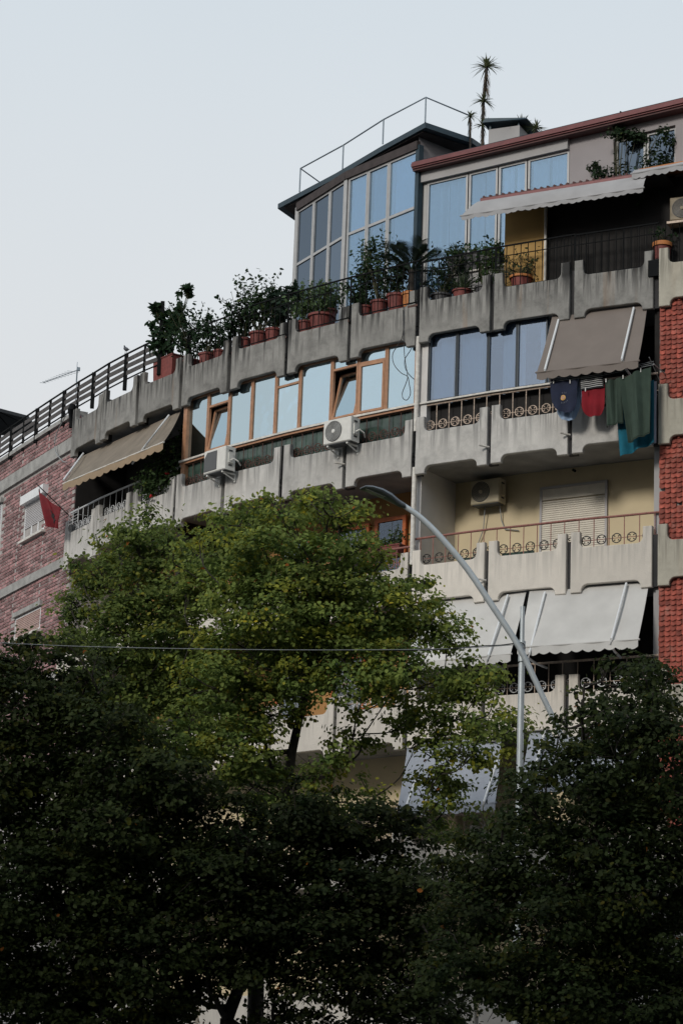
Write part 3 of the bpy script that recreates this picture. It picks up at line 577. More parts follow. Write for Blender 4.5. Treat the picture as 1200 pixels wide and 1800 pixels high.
part('canopy_roof',MB().hexa([FD.p(0,.02,ZC2-.03),FD.p(FD.w+2,.02,ZC2-.03),FD.p(FD.w+2,-1,ZC2+.1),FD.p(0,-1,ZC2+.1)],[FD.p(0,.02,ZC2+.03),FD.p(FD.w+2,.02,ZC2+.03),FD.p(FD.w+2,-1,ZC2+.2),FD.p(0,-1,ZC2+.2)]),'pot_orange')
# ---- terrace loggia under the canopy
FT=FC; sy0=FC.sdz(FC.at(886,440,-.55))[0]; sy1=FC.sdz(FC.at(957,440,-.55))[0]
part('loggia_wall',MB().fbox(FC,sy0,sy1,-.70,-.55,ZF,ZC+.04),'wall_ochre')
part('loggia_wall',MB().fbox(FC,sy1+.002,FC.w+4,-.78,-.66,ZF,ZC+.12),'wall_dark'); part('loggia_ceiling',MB().fbox(FC,sy0,FC.w+.3,-.655,.0,ZC-.075,ZC-.045),'wall_dark')  # near-black backdrop wall and ceiling: shade under the canopy painted in
F0=BAY[0]; part('loggia_wall',MB().fbox(F0,.30,3.0,-1.2,-1.0,ZF,ZF+1.55),'wall_ochre')
part('terrace_low_wall',MB().fbox(Fr(node(3,-.95),rnode(3,-.95)),.3,1.75,-.12,0,ZF,ZF+1.42),'wall_grey')
part('planter_shelf',MB().fbox(Fr(node(3,-.95),rnode(3,-.95)),.28,1.80,-.30,.06,ZF+1.425,ZF+1.46),'sill_white')
mb=MB()
for i in range(22):
    p=FT.p(sy1+.1+i*.16,-.45,ZF); mb.tube([p,p+Vector((0,0,1.7))],.008,5)
tag(part('window_grille',mb,'metal_dark'),kind='stuff')
part('inner_post',MB().tube([FT.p(sy1+.03,-.5,ZF),FT.p(sy1+.03,-.5,ZC-.05)],.03,8),'sill_white')
# chimney with a dark hood on the attic roof
hp=FA.p(2.0,-1.9,ZG+.1); hz=FA.sdz(hitz(862,247,ZG+.3))
Fh=Fr(hitz(858,240,25.55),hitz(915,232,25.55))
CH=part('chimney',MB().fbox(Fh,0,.75,-.7,0,ZG,25.72),'wall_grey')
mb=MB(); mb.hexa([Fh.p(-.12,.12,25.86),Fh.p(.98,.12,25.80),Fh.p(.98,-.85,25.80),Fh.p(-.12,-.85,25.86)],[Fh.p(-.05,.1,25.97),Fh.p(.95,.1,25.84),Fh.p(.95,-.8,25.84),Fh.p(-.05,-.8,25.97)])
for s,d in ((.03,-.03),(.72,-.03),(.72,-.67),(.03,-.67)): mb.fbox(Fh,s-.02,s+.02,d-.02,d+.02,25.72,25.87)
obj('chimney_hood',mb,'roof_blue',CH)
part('roof_core',MB().fbox(FA,.6,6,-6,-.7,ZF,ZG+.12),'room')
# ------------------------------------------------------------------ brick building on the left of the curve
base=node(11); BRK=empty('brick_building',(base.x,base.y,0),'pinkish red brick building with concrete bands at the left edge','building')
ZBT=21.42
part('wall',strip(MB(),11,14,-3.0,-.20,0.14,ZBT),'brick_wall',BRK)
part('wall',MB().hexa([node(10,d,.14)+BAY[11].u*x for x,d in ((.0,-.2),(.06,-.2),(.06,-1.9),(.0,-1.9))],[node(10,d,ZBT)+BAY[11].u*x for x,d in ((.0,-.2),(.06,-.2),(.06,-1.9),(.0,-1.9))]),'brick_wall',BRK)
part('coping',strip(MB(),11,14,-.45,-.10,ZBT+.002,ZBT+.11),'band',BRK)
holes=[]                                             # (bay, s0, s1, z0, z1)
bandz=[(20.52,20.86),(17.42,17.66),(14.45,14.7),(11.5,11.75)]
for z0,z1 in bandz: part('concrete_band',strip(MB(),11,14,-.20,-.125,z0,z1),'band',BRK)
def bwin(px0,px1,pyt,pyb,k,shut,shm,open_=.35,box=True):
    F=BAY[k]; a=F.at(px0,pyb,-.17); b=F.at(px1,pyt,-.17); s0,_,z0=F.sdz(a); s1,_,z1=F.sdz(b); holes.append((k,s0-.02,s1+.02,z0-.16,z1+.26 if box else z1+.2))
    W=part('window',bars(MB(),F,s0,s1,z0,z1,-.26,-.201+.02,.05),'arm_white',BRK)
    obj('pane',MB().fbox(F,s0+.05,s1-.05,-.225,-.215,z0+.05,z1-.05),'glass_dim',W)
    zz=z0+(z1-z0)*open_; mb=MB(); z=zz
    while z<z1-.02: mb.hexa([F.p(s0+.03,-.175,z),F.p(s1-.03,-.175,z),F.p(s1-.03,-.198,z),F.p(s0+.03,-.198,z)],[F.p(s0+.03,-.185,z+.042),F.p(s1-.03,-.185,z+.042),F.p(s1-.03,-.198,z+.042),F.p(s0+.03,-.198,z+.042)]); z+=.048
    tag(obj('shutter_slats',mb,shm,W),kind='stuff')
    for t in (.36,.68): obj('mullion',MB().fbox(F,s0+(s1-s0)*t-.03,s0+(s1-s0)*t+.03,-.212,-.178,z0+.05,zz),'arm_white',W)
    obj('sill',MB().fbox(F,s0-.10,s1+.10,-.21,-.06,z0-.10,z0-.04),'sill_white',W)
    if box: obj('shutter_box',MB().fbox(F,s0-.05,s1+.08,-.21,-.03,z1,z1+.24),'arm_white',W)
    else: obj('lintel',MB().fbox(F,s0-.1,s1+.08,-.21,-.10,z1+.02,z1+.15),'band',W)
bwin(41,82,868,950,12,True,'shutter_grey',.30); bwin(25,72,1066,1125,12,True,'shutter_pink',.05,False); bwin(-30,4,885,990,13,True,'shutter_grey',.5,False)
bm=bmesh.new(); bmesh.ops.create_cube(bm,size=1); 
for v in bm.verts: v.co=Vector((v.co.x*.332,v.co.y*.06,v.co.z*.076))
ed=[e for e in bm.edges if all(v.co.y<0 for v in e.verts)]; bmesh.ops.bevel(bm,geom=ed,offset=.008,segments=1,affect='EDGES')
BME=bpy.data.meshes.new('brick'); bm.to_mesh(BME); bm.free(); BME.materials.append(M['brick'])
bv=[tuple(v.co) for v in BME.vertices]; bf=[tuple(p.vertices) for p in BME.polygons]; cand=[]
for k in (11,12,13,14):
    F=BAY[k]; row=0; z=11.8
    while z<ZBT-.05:
        s=-.24+(.18 if row%2 else 0.0)
        while s<F.w+.05:
            zc,sc_=z+.0475,s+.18
            if not any(b0-.03<zc<b1+.03 for b0,b1 in bandz) and not any(kk==k and h0-.12<sc_<h1+.12 and g0<zc<g1 for kk,h0,h1,g0,g1 in holes) and sc_<F.w+.06 and sc_>-.07:
                cand.append((k,sc_,zc))
            s+=.36
        z+=.095; row+=1
cand.sort(key=lambda c:(c[0]+(0 if c[2]>14.5 else 4), -c[2])); rest=MB()
for i,(k,s,z) in enumerate(cand):
    F=BAY[k]; d=-.214+random.uniform(-.004,.006)
    if i<298: inst('brick',BME,BRK,F.p(s,d,z),F.a+random.uniform(-.012,.012))
    else:
        j=len(rest.v); rest.v+=[tuple(F.p(s+x,d-y,z+zz)) for x,y,zz in bv]; rest.f+=[tuple(j+t for t in f) for f in bf]
tag(obj('brick_field',rest,'brick',BRK),kind='stuff')
# ------------------------------------------------------------------ wooden terrace fence
zf=22.30; a=BAY[8].p(.62,-.14,21.3); FEN=empty('terrace_fence',a,'dark metal fence with weathered wooden slats along the roof edge at left','fence')
pts=[BAY[8].p(.62,-.14,0)]
for k in (8,9,10,11,12,13,14):
    F=BAY[k]
    if k>8: pts+=[F.p(F.w*.5,-.14,0)]
    pts.append(node(k,-.14))
for i,(b,a) in enumerate(zip(pts,pts[1:])):
    up=lambda p,z: Vector((p.x,p.y,z))
    obj('top_rail',MB().bar(up(a,zf),up(b,zf),.035,.035),'metal_dark',FEN); obj('bottom_rail',MB().bar(up(a,21.62),up(b,21.62),.03,.025),'metal_dark',FEN)
    for z in (22.13,21.955,21.78):
        t=(a-b).normalized(); sg=random.uniform(-.012,.012)
        obj('slat',MB().bar(up(a,z+sg)-t*.02,up(b,z-sg*.5)+t*.02,.02,.11,),'wood_slat',FEN)
    w=.095 if i%2==0 else .06; zz=zf+(.0 if i else .95)
    obj('post',MB().bar(up(b,21.35),up(b,zz),w,w),'metal_dark',FEN)
tall=BAY[8].p(.62,-.14,0)
# ------------------------------------------------------------------ awnings
def awning(label,TL,TR,BL,BR,m,vm=None,val=.16,sc=9,arms=(),armm='arm_white',group=None,sag=.03,box=None):
    TL,TR,BL,BR=map(Vector,(TL,TR,BL,BR)); c=(TL+TR+BL+BR)/4; E_=empty('awning',(c.x,c.y,BL.z-val),label,'awning',group)
    dn=Vector((0,0,-1))
    nrm=(TR-TL).cross(BL-TL).normalized(); nrm=nrm if nrm.y<0 else -nrm
    ph=random.random()*6
    def fab(u,v):
        p=TL.lerp(TR,u).lerp(BL.lerp(BR,u),v); return p-nrm*(sag*math.sin(math.pi*v)*(1+.4*math.sin(u*9+ph)))+nrm*.006*math.sin(u*31+ph)*v
    obj('fabric',MB().sheet(fab,28,8,.006),m,E_,True)
    mb=MB().tube([BL-(BR-BL).normalized()*.03,BR+(BR-BL).normalized()*.03],.022,8); obj('front_bar',mb,'sill_white' if vm else m,E_,True)
    n=sc*10
    def vf(u,v):
        p=BL.lerp(BR,u)+nrm*(.012+.012*math.sin(u*sc*2.1+ph)); h=val*(.74+.26*abs(math.sin(math.pi*u*sc))); return p+dn*(.015+h*v)
    obj('valance',MB().sheet(vf,n,3,.005),vm or m,E_,True)
    for pts in arms: obj('arm',MB().tube(pts,.026,8),armm,E_,True)
    return E_
def lift(P,z): return Vector((P.x,P.y,z))
# brown grey awning over the laundry
F=BAY[1]; zt=ZR['A']+.12; o=.72
TL=F.at(970,556,-.14); TR=F.at(1137,543,-.14); BL=F.at(943,653,o); BR=F.at(1121,636,o); zb=(BL.z+BR.z)/2
zt=(TL.z+TR.z)/2+.05
arms=[[F.at(981,562,-.05),F.at(957,650,o+.03)],[F.at(1113,541,-.05),F.at(1092,632,o+.03)],[F.at(957,650,o+.03),F.at(966,668,o-.2),F.at(972,686,.05)],[F.at(1092,632,o+.03),F.at(1100,650,o-.2),F.at(1113,668,.05)]]
awning('plain brown grey awning with two white arms above the hanging laundry',lift(TL,zt),lift(TR,zt),lift(BL,zb),lift(BR,zb),'fabric_brown',val=.17,sc=9,arms=arms)
# beige awning at the left
TL=BAY[10].at(138,806,-.16); TR=BAY[8].at(318,722,-.16); BL=BAY[10].at(112,848,.75); BR=BAY[8].at(287,780,.75); zt=(TL.z+TR.z)/2; zb=(BL.z+BR.z)/2
arms=[[BAY[10].at(147,797,-.05),BAY[10].at(112,844,.78)],[BAY[8].at(297,730,-.05),BAY[8].at(257,782,.75),BAY[8].at(233,815,.3)]]
awning('long faded beige awning with scalloped edge beside the brick wall',lift(TL,zt),lift(TR,zt),lift(BL,zb),lift(BR,zb),'fabric_beige','fabric_beige_edge',val=.20,sc=14,arms=arms)
# white awnings of the second floor
zt=ZR['C']+.14; o=.70
def two(k,xl,xr,yt,xbl,ybl,xbr,ybr,label,armpx,val=.18,sc=8,m='fabric_white',zt=zt,grp=None):
    F=BAY[k]; TL=F.at(xl,yt,-.14); TR=F.at(xr,yt-8,-.14); BL=F.at(xbl,ybl,o); BR=F.at(xbr,ybr,o); zb=(BL.z+BR.z)/2
    ar=[]
    for (x0,y0,x1,y1,x2,y2) in armpx: ar.append([F.at(x0,y0,-.04),F.at(x1,y1,o+.05),F.at(x1-2,y1+9,o+.02),F.at((x1*2+x2)/3,(y1+y2*2)/3,.45),F.at(x2,y2,-.10)])
    return awning(label,lift(TL,zt),lift(TR,zt),lift(BL,zb),lift(BR,zb),m,val=val,sc=sc,arms=ar)
two(1,930,1140,1045,909,1143,1121,1119,'wide off-white awning with two white arms right of the lamp pole',[(957,1041,930,1148,960,1174),(1100,1025,1074,1123,1090,1156)],sc=11)
two(3,738,924,1058,716,1166,897,1150,'off-white awning left of the lamp pole, partly behind leaves',[(892,1046,858,1152,886,1177),(752,1062,722,1168,745,1195)],sc=10)
two(3,716,880,1330,698,1424,870,1408,'grey awning seen through branches below the off-white ones',[(746,1328,712,1422,738,1440),(880,1318,850,1410,870,1428)],sc=9,m='fabric_bluegrey',zt=ZR['D']+.14)
two(1,930,1140,1285,912,1388,1120,1366,'grey awning mostly hidden by the tree at right',[(957,1283,930,1390,955,1410),(1100,1270,1074,1366,1085,1390)],sc=11,m='fabric_bluegrey',zt=ZR['D']+.14)
# terrace awnings under the canopies: short drop, scalloped lower edge
TL=FC.p(-.05,.06,ZC-.05); TR=FC.p(FC.w-.04,.06,ZC-.05); BL=FC.p(-.33,.28,ZC-.42); BR=FC.p(FC.w-.05,.28,ZC-.42)
awning('long white rooftop awning with wavy hem below the maroon canopy',TL,TR,BL,BR,'fabric_grey',val=.10,sc=25,sag=-.03)
TL=FD.p(0,.06,ZC2-.02); TR=FD.p(FD.w+1.5,.06,ZC2-.02); awning('small white rooftop awning at the right edge, above the longer one',TL,TR,FD.p(-.04,.26,ZC2-.16),FD.p(FD.w+1.5,.26,ZC2-.16),'fabric_grey',val=.13,sc=16,sag=-.03)
# ------------------------------------------------------------------ air conditioners
def ac(label,F,s0,z0,df,w=.80,h=.56,dep=.30,body='ac_white',square=False,brk=True,hose=True,fanx=.36):
    E_=empty('air_conditioner',F.p(s0+w/2,df-dep/2,z0),label,'air conditioner')
    mb=MB(); c=.02; mb.fbox(F,s0,s0+w,df-dep,df-c,z0,z0+h)
    mb.hexa([F.p(s0,df-c,z0),F.p(s0+w,df-c,z0),F.p(s0+w,df-c,z0+h),F.p(s0,df-c,z0+h)],[F.p(s0+c,df,z0+c),F.p(s0+w-c,df,z0+c),F.p(s0+w-c,df,z0+h-c),F.p(s0+c,df,z0+h-c)])
    obj('casing',mb,body,E_)
    ax=(F.u,Vector((0,0,1)),F.n)
    if square:
        q=[(.03,.05),(w*.62,.05),(w*.62,h-.06),(.14,h-.06),(.03,h-.20)]
        mb=MB(); i=0; mb.v+=[tuple(F.p(s0+x,df+.001,z0+y)) for x,y in q]+[tuple(F.p(s0+x,df+.012,z0+y)) for x,y in q]; n=len(q)
        mb.f+=[tuple(range(n)),tuple(range(n,2*n))]+[(j,(j+1)%n,n+(j+1)%n,n+j) for j in range(n)]; obj('fan_grille',mb,'ac_grille',E_)
    else:
        cc=F.p(s0+w*fanx,df,z0+h*.5); R=h*.42
        mb=MB().lathe(cc,[(R,.001),(R,.016),(R-.012,.018),(R-.02,.004)],28,ax); G=obj('fan_grille',mb,'ac_grille',E_,True)
        mb=MB()
        for rr in [R*t for t in (.3,.42,.54,.66,.78,.9)]:
            mb.tube([cc+(ax[0]*math.cos(a)+ax[1]*math.sin(a))*rr+ax[2]*.016 for a in [2*math.pi*i/26 for i in range(27)]],.0035,4,False)
        tag(obj('grille_wires',mb,body,G),kind='stuff')
        obj('fan_hub',MB().lathe(cc,[(R*.2,.004),(R*.2,.02),(R*.16,.024)],16,ax),body,G,True)
    Fs=F; obj('side_cover',MB().fbox(F,s0+w+.0015,s0+w+.03,df-dep*.75,df-dep*.3,z0+h*.30,z0+h*.72),body,E_)
    for zz in (.18,.80): obj('side_vent',MB().fbox(F,s0+w+.0015,s0+w+.012,df-dep*.7,df-dep*.35,z0+h*zz,z0+h*(zz+.06)),'ac_dark',E_)
    obj('base_pan',MB().fbox(F,s0+.03,s0+w-.03,df-dep+.02,df-.03,z0-.02,z0-.001),'ac_dark',E_)
    if brk:
        for x in (.12,w-.12):
            mb=MB().fbox(F,s0+x-.02,s0+x+.02,.02,df-.02,z0-.055,z0-.021).fbox(F,s0+x-.02,s0+x+.02,.004,.03,z0-.22,z0-.02)
            mb.bar(F.p(s0+x,.03,z0-.17),F.p(s0+x,df-.06,z0-.06),.03,.02); obj('bracket',mb,'ac_white',E_)
    if hose:
        p=F.p(s0+w+.03,df-dep*.5,z0+h*.4); obj('hose',MB().tube([p,p+F.u*.1+Vector((0,0,.03)),p+F.u*.14-F.n*.1+Vector((0,0,-.03)),p+F.u*.05-F.n*.25+Vector((0,0,-.08))],.018,8),body,E_,True)
def acpx(label,k,px,py,df,**kw):
    F=BAY[k]; s,_,z=F.sdz(F.at(px,py,df)); ac(label,F,s,z,df,**kw)
acpx('air conditioner with dark square grille hung at the left wooden windows',7,357,835,.42,square=True)
acpx('white air conditioner with round fan hung below the tilted wooden window',5,567,783,.42,fanx=.38)
F=Fr(node(3,-1.6),rnode(3,-1.6)); s,_,z=F.sdz(F.at(826,888,.36)); ac('cream air conditioner on the loggia wall above the red railing',F,s,z,.36,body='ac_cream',brk=False,hose=False,w=.72,h=.54)
p=F.p(s+.3,.1,z); 
tag(obj('drain_hose',MB().tube([F.p(s+.25,.15,z-.03),F.p(s+.18,.08,z-.5),F.p(s-.1,.04,z-1.1),F.p(s-.3,.04,z-1.5)],.012,6),'cable_grey',None,True),'thin grey drain hose sloping down from the loggia air conditioner','hose')
tag(obj('drain_hose',MB().tube([F.p(s+.62,.15,z-.03),F.p(s+.62,.05,z-.35),F.p(s+.70,.04,z-.55),F.p(s+1.05,.04,z-.62)],.012,6),'cable_grey',None,True),'thin hose hanging from the right of the loggia air conditioner','hose')
F0=BAY[0]; s,_,z=F0.sdz(F0.at(1176,388,-.5)); ac('beige air conditioner at the right edge under the small awning',F0,s,z,-.5,w=.75,h=.52,body='ac_old',brk=False,hose=False)
tag(obj('wall_shelf',MB().fbox(F0,s-.05,s+.85,-.95,-.45,z-.08,z-.03),'rail_cream'),'pale shelf under the beige air conditioner','shelf')
tag(obj('shelf_post',MB().fbox(F0,s+.3,s+.38,-.72,-.64,ZF+.005,z-.081),'wall_dark'),'dark post under the pale shelf at the right edge','post')
# ------------------------------------------------------------------ foliage tools
def leafobj(name,pos,nrm,size,cols,parent=None,lng=1.0,mat_='leaf',kind=None):
    """one mesh of folded six-cornered leaves"""
    n=len(pos); pos=np.asarray(pos,float); nrm=np.asarray(nrm,float); nrm/=np.linalg.norm(nrm,axis=1,keepdims=True)+1e-9
    size=np.broadcast_to(np.asarray(size,float),(n,))
    r=RNG.normal(size=(n,3)); a=np.cross(nrm,r); a/=np.linalg.norm(a,axis=1,keepdims=True)+1e-9; b=np.cross(nrm,a)
    prof=[(-.5,0,0),(-.22,.40,.10),(.22,.34,.09),(.55,0,-.05),(.22,-.34,.09),(-.22,-.40,.10)]
    V=np.empty((n,6,3))
    for i,(x,y,z) in enumerate(prof): V[:,i]=pos+(a*x*lng+b*y+nrm*z)*size[:,None]
    org=V.reshape(-1,3); o=np.array([(org[:,0].min()+org[:,0].max())/2,(org[:,1].min()+org[:,1].max())/2,org[:,2].min()])
    me=bpy.data.meshes.new(name); me.vertices.add(n*6); me.vertices.foreach_set('co',(org-o).ravel())
    idx=(np.arange(n)*6)[:,None]; lo=np.concatenate([idx+np.array([[0,3,2,1]]),idx+np.array([[0,5,4,3]])],1).reshape(-1)
    me.loops.add(n*8); me.loops.foreach_set('vertex_index',lo.astype(np.int32)); me.polygons.add(n*2)
    me.polygons.foreach_set('loop_start',(np.arange(n*2)*4).astype(np.int32)); me.update(calc_edges=True)
    ca=me.color_attributes.new('leaf_colour','FLOAT_COLOR','POINT'); c=np.ones((n,6,4)); c[:,:,:3]=np.asarray(cols)[:,None,:]; ca.data.foreach_set('color',c.ravel())
    me.materials.append(M[mat_]); ob=bpy.data.objects.new(name,me); link(ob,parent,o); 
    if kind: ob['kind']=kind
    return ob
def leafcols(n,base,var=.3,yellow=.1,brown=.0):
    c=np.tile(np.array(base,float),(n,1)); c*=RNG.uniform(1-var,1+var,(n,1)); y=RNG.random(n)
    c[y<yellow]=c[y<yellow]*np.array([1.7,1.3,.8]); c[y>1-brown]=np.array([.22,.09,.02])*RNG.uniform(.7,1.2,((y>1-brown).sum(),1)); return c
def cloud(cen,rad,n,clump=None,shell=.55):
    """points in an uneven ellipsoid, gathered in clumps; returns positions and outward normals"""
    cen=np.array(cen,float); rad=np.array(rad,float); m=max(3,n//(clump or 18))
    d=RNG.normal(size=(m,3)); d/=np.linalg.norm(d,axis=1,keepdims=True); q=d*(RNG.random((m,1))**shell)
    cid=RNG.integers(0,m,n); jit=RNG.normal(size=(n,3))*.16
    p=q[cid]+jit; pos=cen+p*rad; nr=p/(np.linalg.norm(p,axis=1,keepdims=True)+1e-6)+np.array([0,0,.7])+RNG.normal(size=(n,3))*.55
    return pos,nr
GREEN=(.045,.085,.028); DARKG=(.018,.038,.018); PALEG=(.07,.11,.05)
def pot_mesh(c,r,h,rim=True,ribs=0,taper=.72):
    mb=MB(); prof=[(r*taper,0),(r*.93,h*.84),(r*.93,h*.86),(r*1.06,h*.87),(r*1.06,h),(r*.95,h),(r*.93,h*.92)]; mb.lathe(c,prof,22); return mb
def potted(label,c,r,h,bush,cols=GREEN,n=400,leaf=.075,potm='terracotta',lng=1.5,box=None,group='potted plants on the roof terrace',yellow=.08,rimm=None,stems=4,flowers=None):
    """bush = list of (offset xyz, radii) relative to the pot top"""
    c=Vector(c); r*=1.15; h*=1.1; bush=[((o_[0]*1.1,o_[1],o_[2]*1.08),tuple(1.18*q_ for q_ in r_)) for o_,r_ in bush]; E_=empty('potted_plant',c,label,'potted plant',group)
    if box: 
        F,w,dp=box; mb=MB(); s,d,_=F.sdz(c); z=c.z
        mb.hexa([F.p(s-w/2*.92,d+dp/2*.9,z),F.p(s+w/2*.92,d+dp/2*.9,z),F.p(s+w/2*.92,d-dp/2*.9,z),F.p(s-w/2*.92,d-dp/2*.9,z)],[F.p(s-w/2,d+dp/2,z+h),F.p(s+w/2,d+dp/2,z+h),F.p(s+w/2,d-dp/2,z+h),F.p(s-w/2,d-dp/2,z+h)])
        P=obj('pot',mb,potm,E_); obj('rim',MB().fbox(F,s-w/2-.015,s+w/2+.015,d-dp/2-.015,d+dp/2+.015,z+h+.001,z+h+.03),rimm or potm,P)
    else:
        P=obj('pot',pot_mesh(c,r,h),potm,E_,True)
        if rimm: obj('rim',MB().lathe(c+Vector((0,0,h*.87)),[(r*1.07,0),(r*1.09,h*.06),(r*1.075,h*.13)],22),rimm,P,True)
    obj('soil',MB().lathe(c+Vector((0,0,h*.9)),[((r if not box else box[2]*.4)*.9,0),((r if not box else box[2]*.4)*.9,.01)],16),'soil',E_)
    top=c+Vector((0,0,h)); ps=[];ns=[]; tot=sum(b[1][0]*b[1][2] for b in bush)
    mb=MB()
    for off,rad in bush:
        k=max(14,int(1.25*n*rad[0]*rad[2]/tot)); p,q=cloud(top+Vector(off),rad,k,7,.5); ps.append(p); ns.append(q)
        for _ in range(5):                                  # loose sprays that break the outline
            a=random.uniform(-1.2,1.2); q0=top+Vector(off); e=q0+Vector((math.sin(a)*rad[0]*1.45,random.uniform(-.1,.1),abs(math.cos(a))*rad[2]*1.45)); tt=np.linspace(.45,1,9)[:,None]
            pp=np.array(q0)+(np.array(e)-np.array(q0))*tt+RNG.normal(size=(9,3))*.035; ps.append(pp); ns.append(RNG.normal(size=(9,3))+np.array([0,-.3,.6])); mb.tube([top,q0,e],[.008,.006,.003],4)
        for _ in range(stems):
            i=random.randrange(k); e=Vector(p[i]); s0=top+Vector((random.uniform(-.05,.05),random.uniform(-.04,.04),-.05)); mid=s0.lerp(e,.5)+Vector((random.uniform(-.06,.06),0,.08)); mb.tube([s0,mid,e],[.012,.009,.004],5)
    ps=np.concatenate(ps); ns=np.concatenate(ns); leafobj('foliage',ps,ns,RNG.uniform(.7,1.25,len(ps))*leaf*.82,leafcols(len(ps),np.array(cols)*random.uniform(.9,1.7),.4,yellow),E_,lng); obj('stems',mb,'stem',E_)
    if flowers:
        m,k=flowers
        for _ in range(k):
            i=random.randrange(len(ps)); p=Vector(ps[i]); mf=MB(); 
            for j in range(5): mf.ball(p+Vector((random.uniform(-.03,.03),-.05+random.uniform(-.03,.03),random.uniform(-.02,.04))),.024,.024,.02,6,4)
            obj('flower',mf,m,E_)
    return E_
def blade(mb,o,dirv,L,w,droop=.3,n=6,up=Vector((0,0,1))):
    o=Vector(o); d=Vector(dirv).normalized(); s=d.cross(up); s=s.normalized() if s.length>1e-4 else Vector((1,0,0)); k=len(mb.v)
    for i in range(n+1):
        t=i/n; p=o+d*L*t-up*droop*L*t*t; ww=w*(1-t)**.7*(.55+.9*min(t*3,1)*.5)+.0015; f=s.cross(d)*ww*.35
        mb.v+=[tuple(p-s*ww/2+f),tuple(p),tuple(p+s*ww/2+f)]
    for i in range(n): a=k+i*3; mb.f+=[(a,a+3,a+4,a+1),(a+1,a+4,a+5,a+2)]
    return mb
mat('blade',(.055,.085,.04),.5,var=.3,scale=20,bump=0,trans=.15); mat('blade_dark',(.025,.045,.028),.5,var=.3,scale=20,bump=0,trans=.1); mat('blade_yellow',(.10,.12,.05),.5,var=.3,scale=20,bump=0,trans=.2)
def rosette(name,o,n,L,w,m,parent,droop=.25,emin=-.2,emax=1.3):
    mb=MB()
    for i in range(n):
        a=random.random()*6.283; e=random.uniform(emin,emax); blade(mb,o,(math.cos(a)*math.cos(e),math.sin(a)*math.cos(e),math.sin(e)),L*random.uniform(.7,1.1),w,droop*random.uniform(.3,1.4))
    return obj(name,mb,m,parent)
# ------------------------------------------------------------------ potted plants along the terrace
ZL=ZR['A']+.905; ZL2=ZR['A']+.96
def tp(px,py,k,d=-.32): F=BAY[k]; s=F.sdz(F.at(px,py,d))[0]; z=ZL2 if k in (4,5,6) else ZL; return F.p(s,d,z)
F8=BAY[8]
potted('tall spindly plant in a square terracotta box at the end of the slat fence',tp(296,645,8),.2,.58,[((-.15,0,.45),(.28,.25,.45)),((.1,.1,.85),(.25,.25,.35)),((-.28,0,1.05),(.14,.14,.16)),((.32,0,1.55),(.13,.12,.14))],DARKG,300,.13,lng=2.4,box=(F8,.85,.34))
potted('dark bushy plant in a round pot, first right of the square terracotta box',tp(338,628,7),.19,.30,[((-.1,0,.55),(.45,.3,.60)),((-.3,0,1.0),(.25,.25,.3))],DARKG,620,.085,stems=9)
potted('dark leafy plant in a brown red pot left of the leaning bush',tp(364,618,7),.17,.34,[((0,0,.45),(.32,.3,.42))],DARKG,420,.08,stems=7)
potted('small terracotta pot of low leaves at a panel joint',tp(386,607,7),.12,.32,[((.05,0,.25),(.2,.2,.26))],DARKG,160,.07)
potted('leafy shrub in the leftmost of three pots in one scoop',tp(429,600,6),.16,.32,[((-.05,0,.55),(.42,.3,.5)),((-.25,0,.25),(.3,.2,.25))],DARKG,560,.085,stems=9)
potted('tallest round shrub of the terrace, in the middle of three pots',tp(455,593,6),.20,.36,[((.0,.1,.75),(.48,.35,.55)),((.35,0,.45),(.3,.25,.35))],(.03,.055,.025),800,.085,stems=10)
potted('spiky leaved plant in the right of three pots in one scoop',tp(480,583,6),.16,.36,[((.1,0,.50),(.30,.25,.42)),((.42,0,.72),(.14,.14,.2))],(.025,.045,.03),330,.10,lng=2.4)
potted('light green plant in the smaller of two red pots before the tower',tp(537,566,5),.17,.30,[((-.05,0,.35),(.28,.22,.36))],PALEG,360,.075)
potted('broad red pot with pale green leaves before the dark tower glass',tp(565,558,5),.26,.36,[((-.05,0,.3),(.3,.24,.32)),((.1,0,.55),(.15,.15,.2))],PALEG,330,.075)
q=BAY[5].at(579,525,-.85); q=Vector((q.x,q.y,ZF+.9))
tag(obj('plant_stand',MB().lathe((q.x,q.y,ZF+.002),[(.13,0),(.13,.03),(.03,.05),(.03,.85),(.14,.87),(.14,.895)],14),'metal_dark',None,True),'slim dark stand carrying a pot beside the glass tower','stand')
potted('green plant in a raised terracotta pot close to the glass tower',q,.17,.34,[((-.15,0,.16),(.25,.2,.25)),((.1,0,.2),(.2,.2,.28))],PALEG,260,.08)
potted('upright shrub in the leftmost of three red pots right of the tower edge',tp(641,548,4),.15,.30,[((-.05,0,.55),(.26,.24,.55)),((-.2,0,.2),(.22,.2,.26))],(.035,.065,.03),480,.075,stems=7)
potted('tall shrub in the middle of three red pots below the tower panes',tp(667,540,4),.18,.34,[((0,.1,.75),(.33,.3,.65)),((-.25,.1,.95),(.2,.2,.35))],(.035,.065,.03),620,.075,stems=9)
potted('low plant in the rightmost and largest of three red pots beside the palm',tp(697,529,4),.20,.40,[((0,0,.25),(.28,.22,.3)),((.05,0,.5),(.16,.15,.22))],(.03,.055,.03),320,.075)
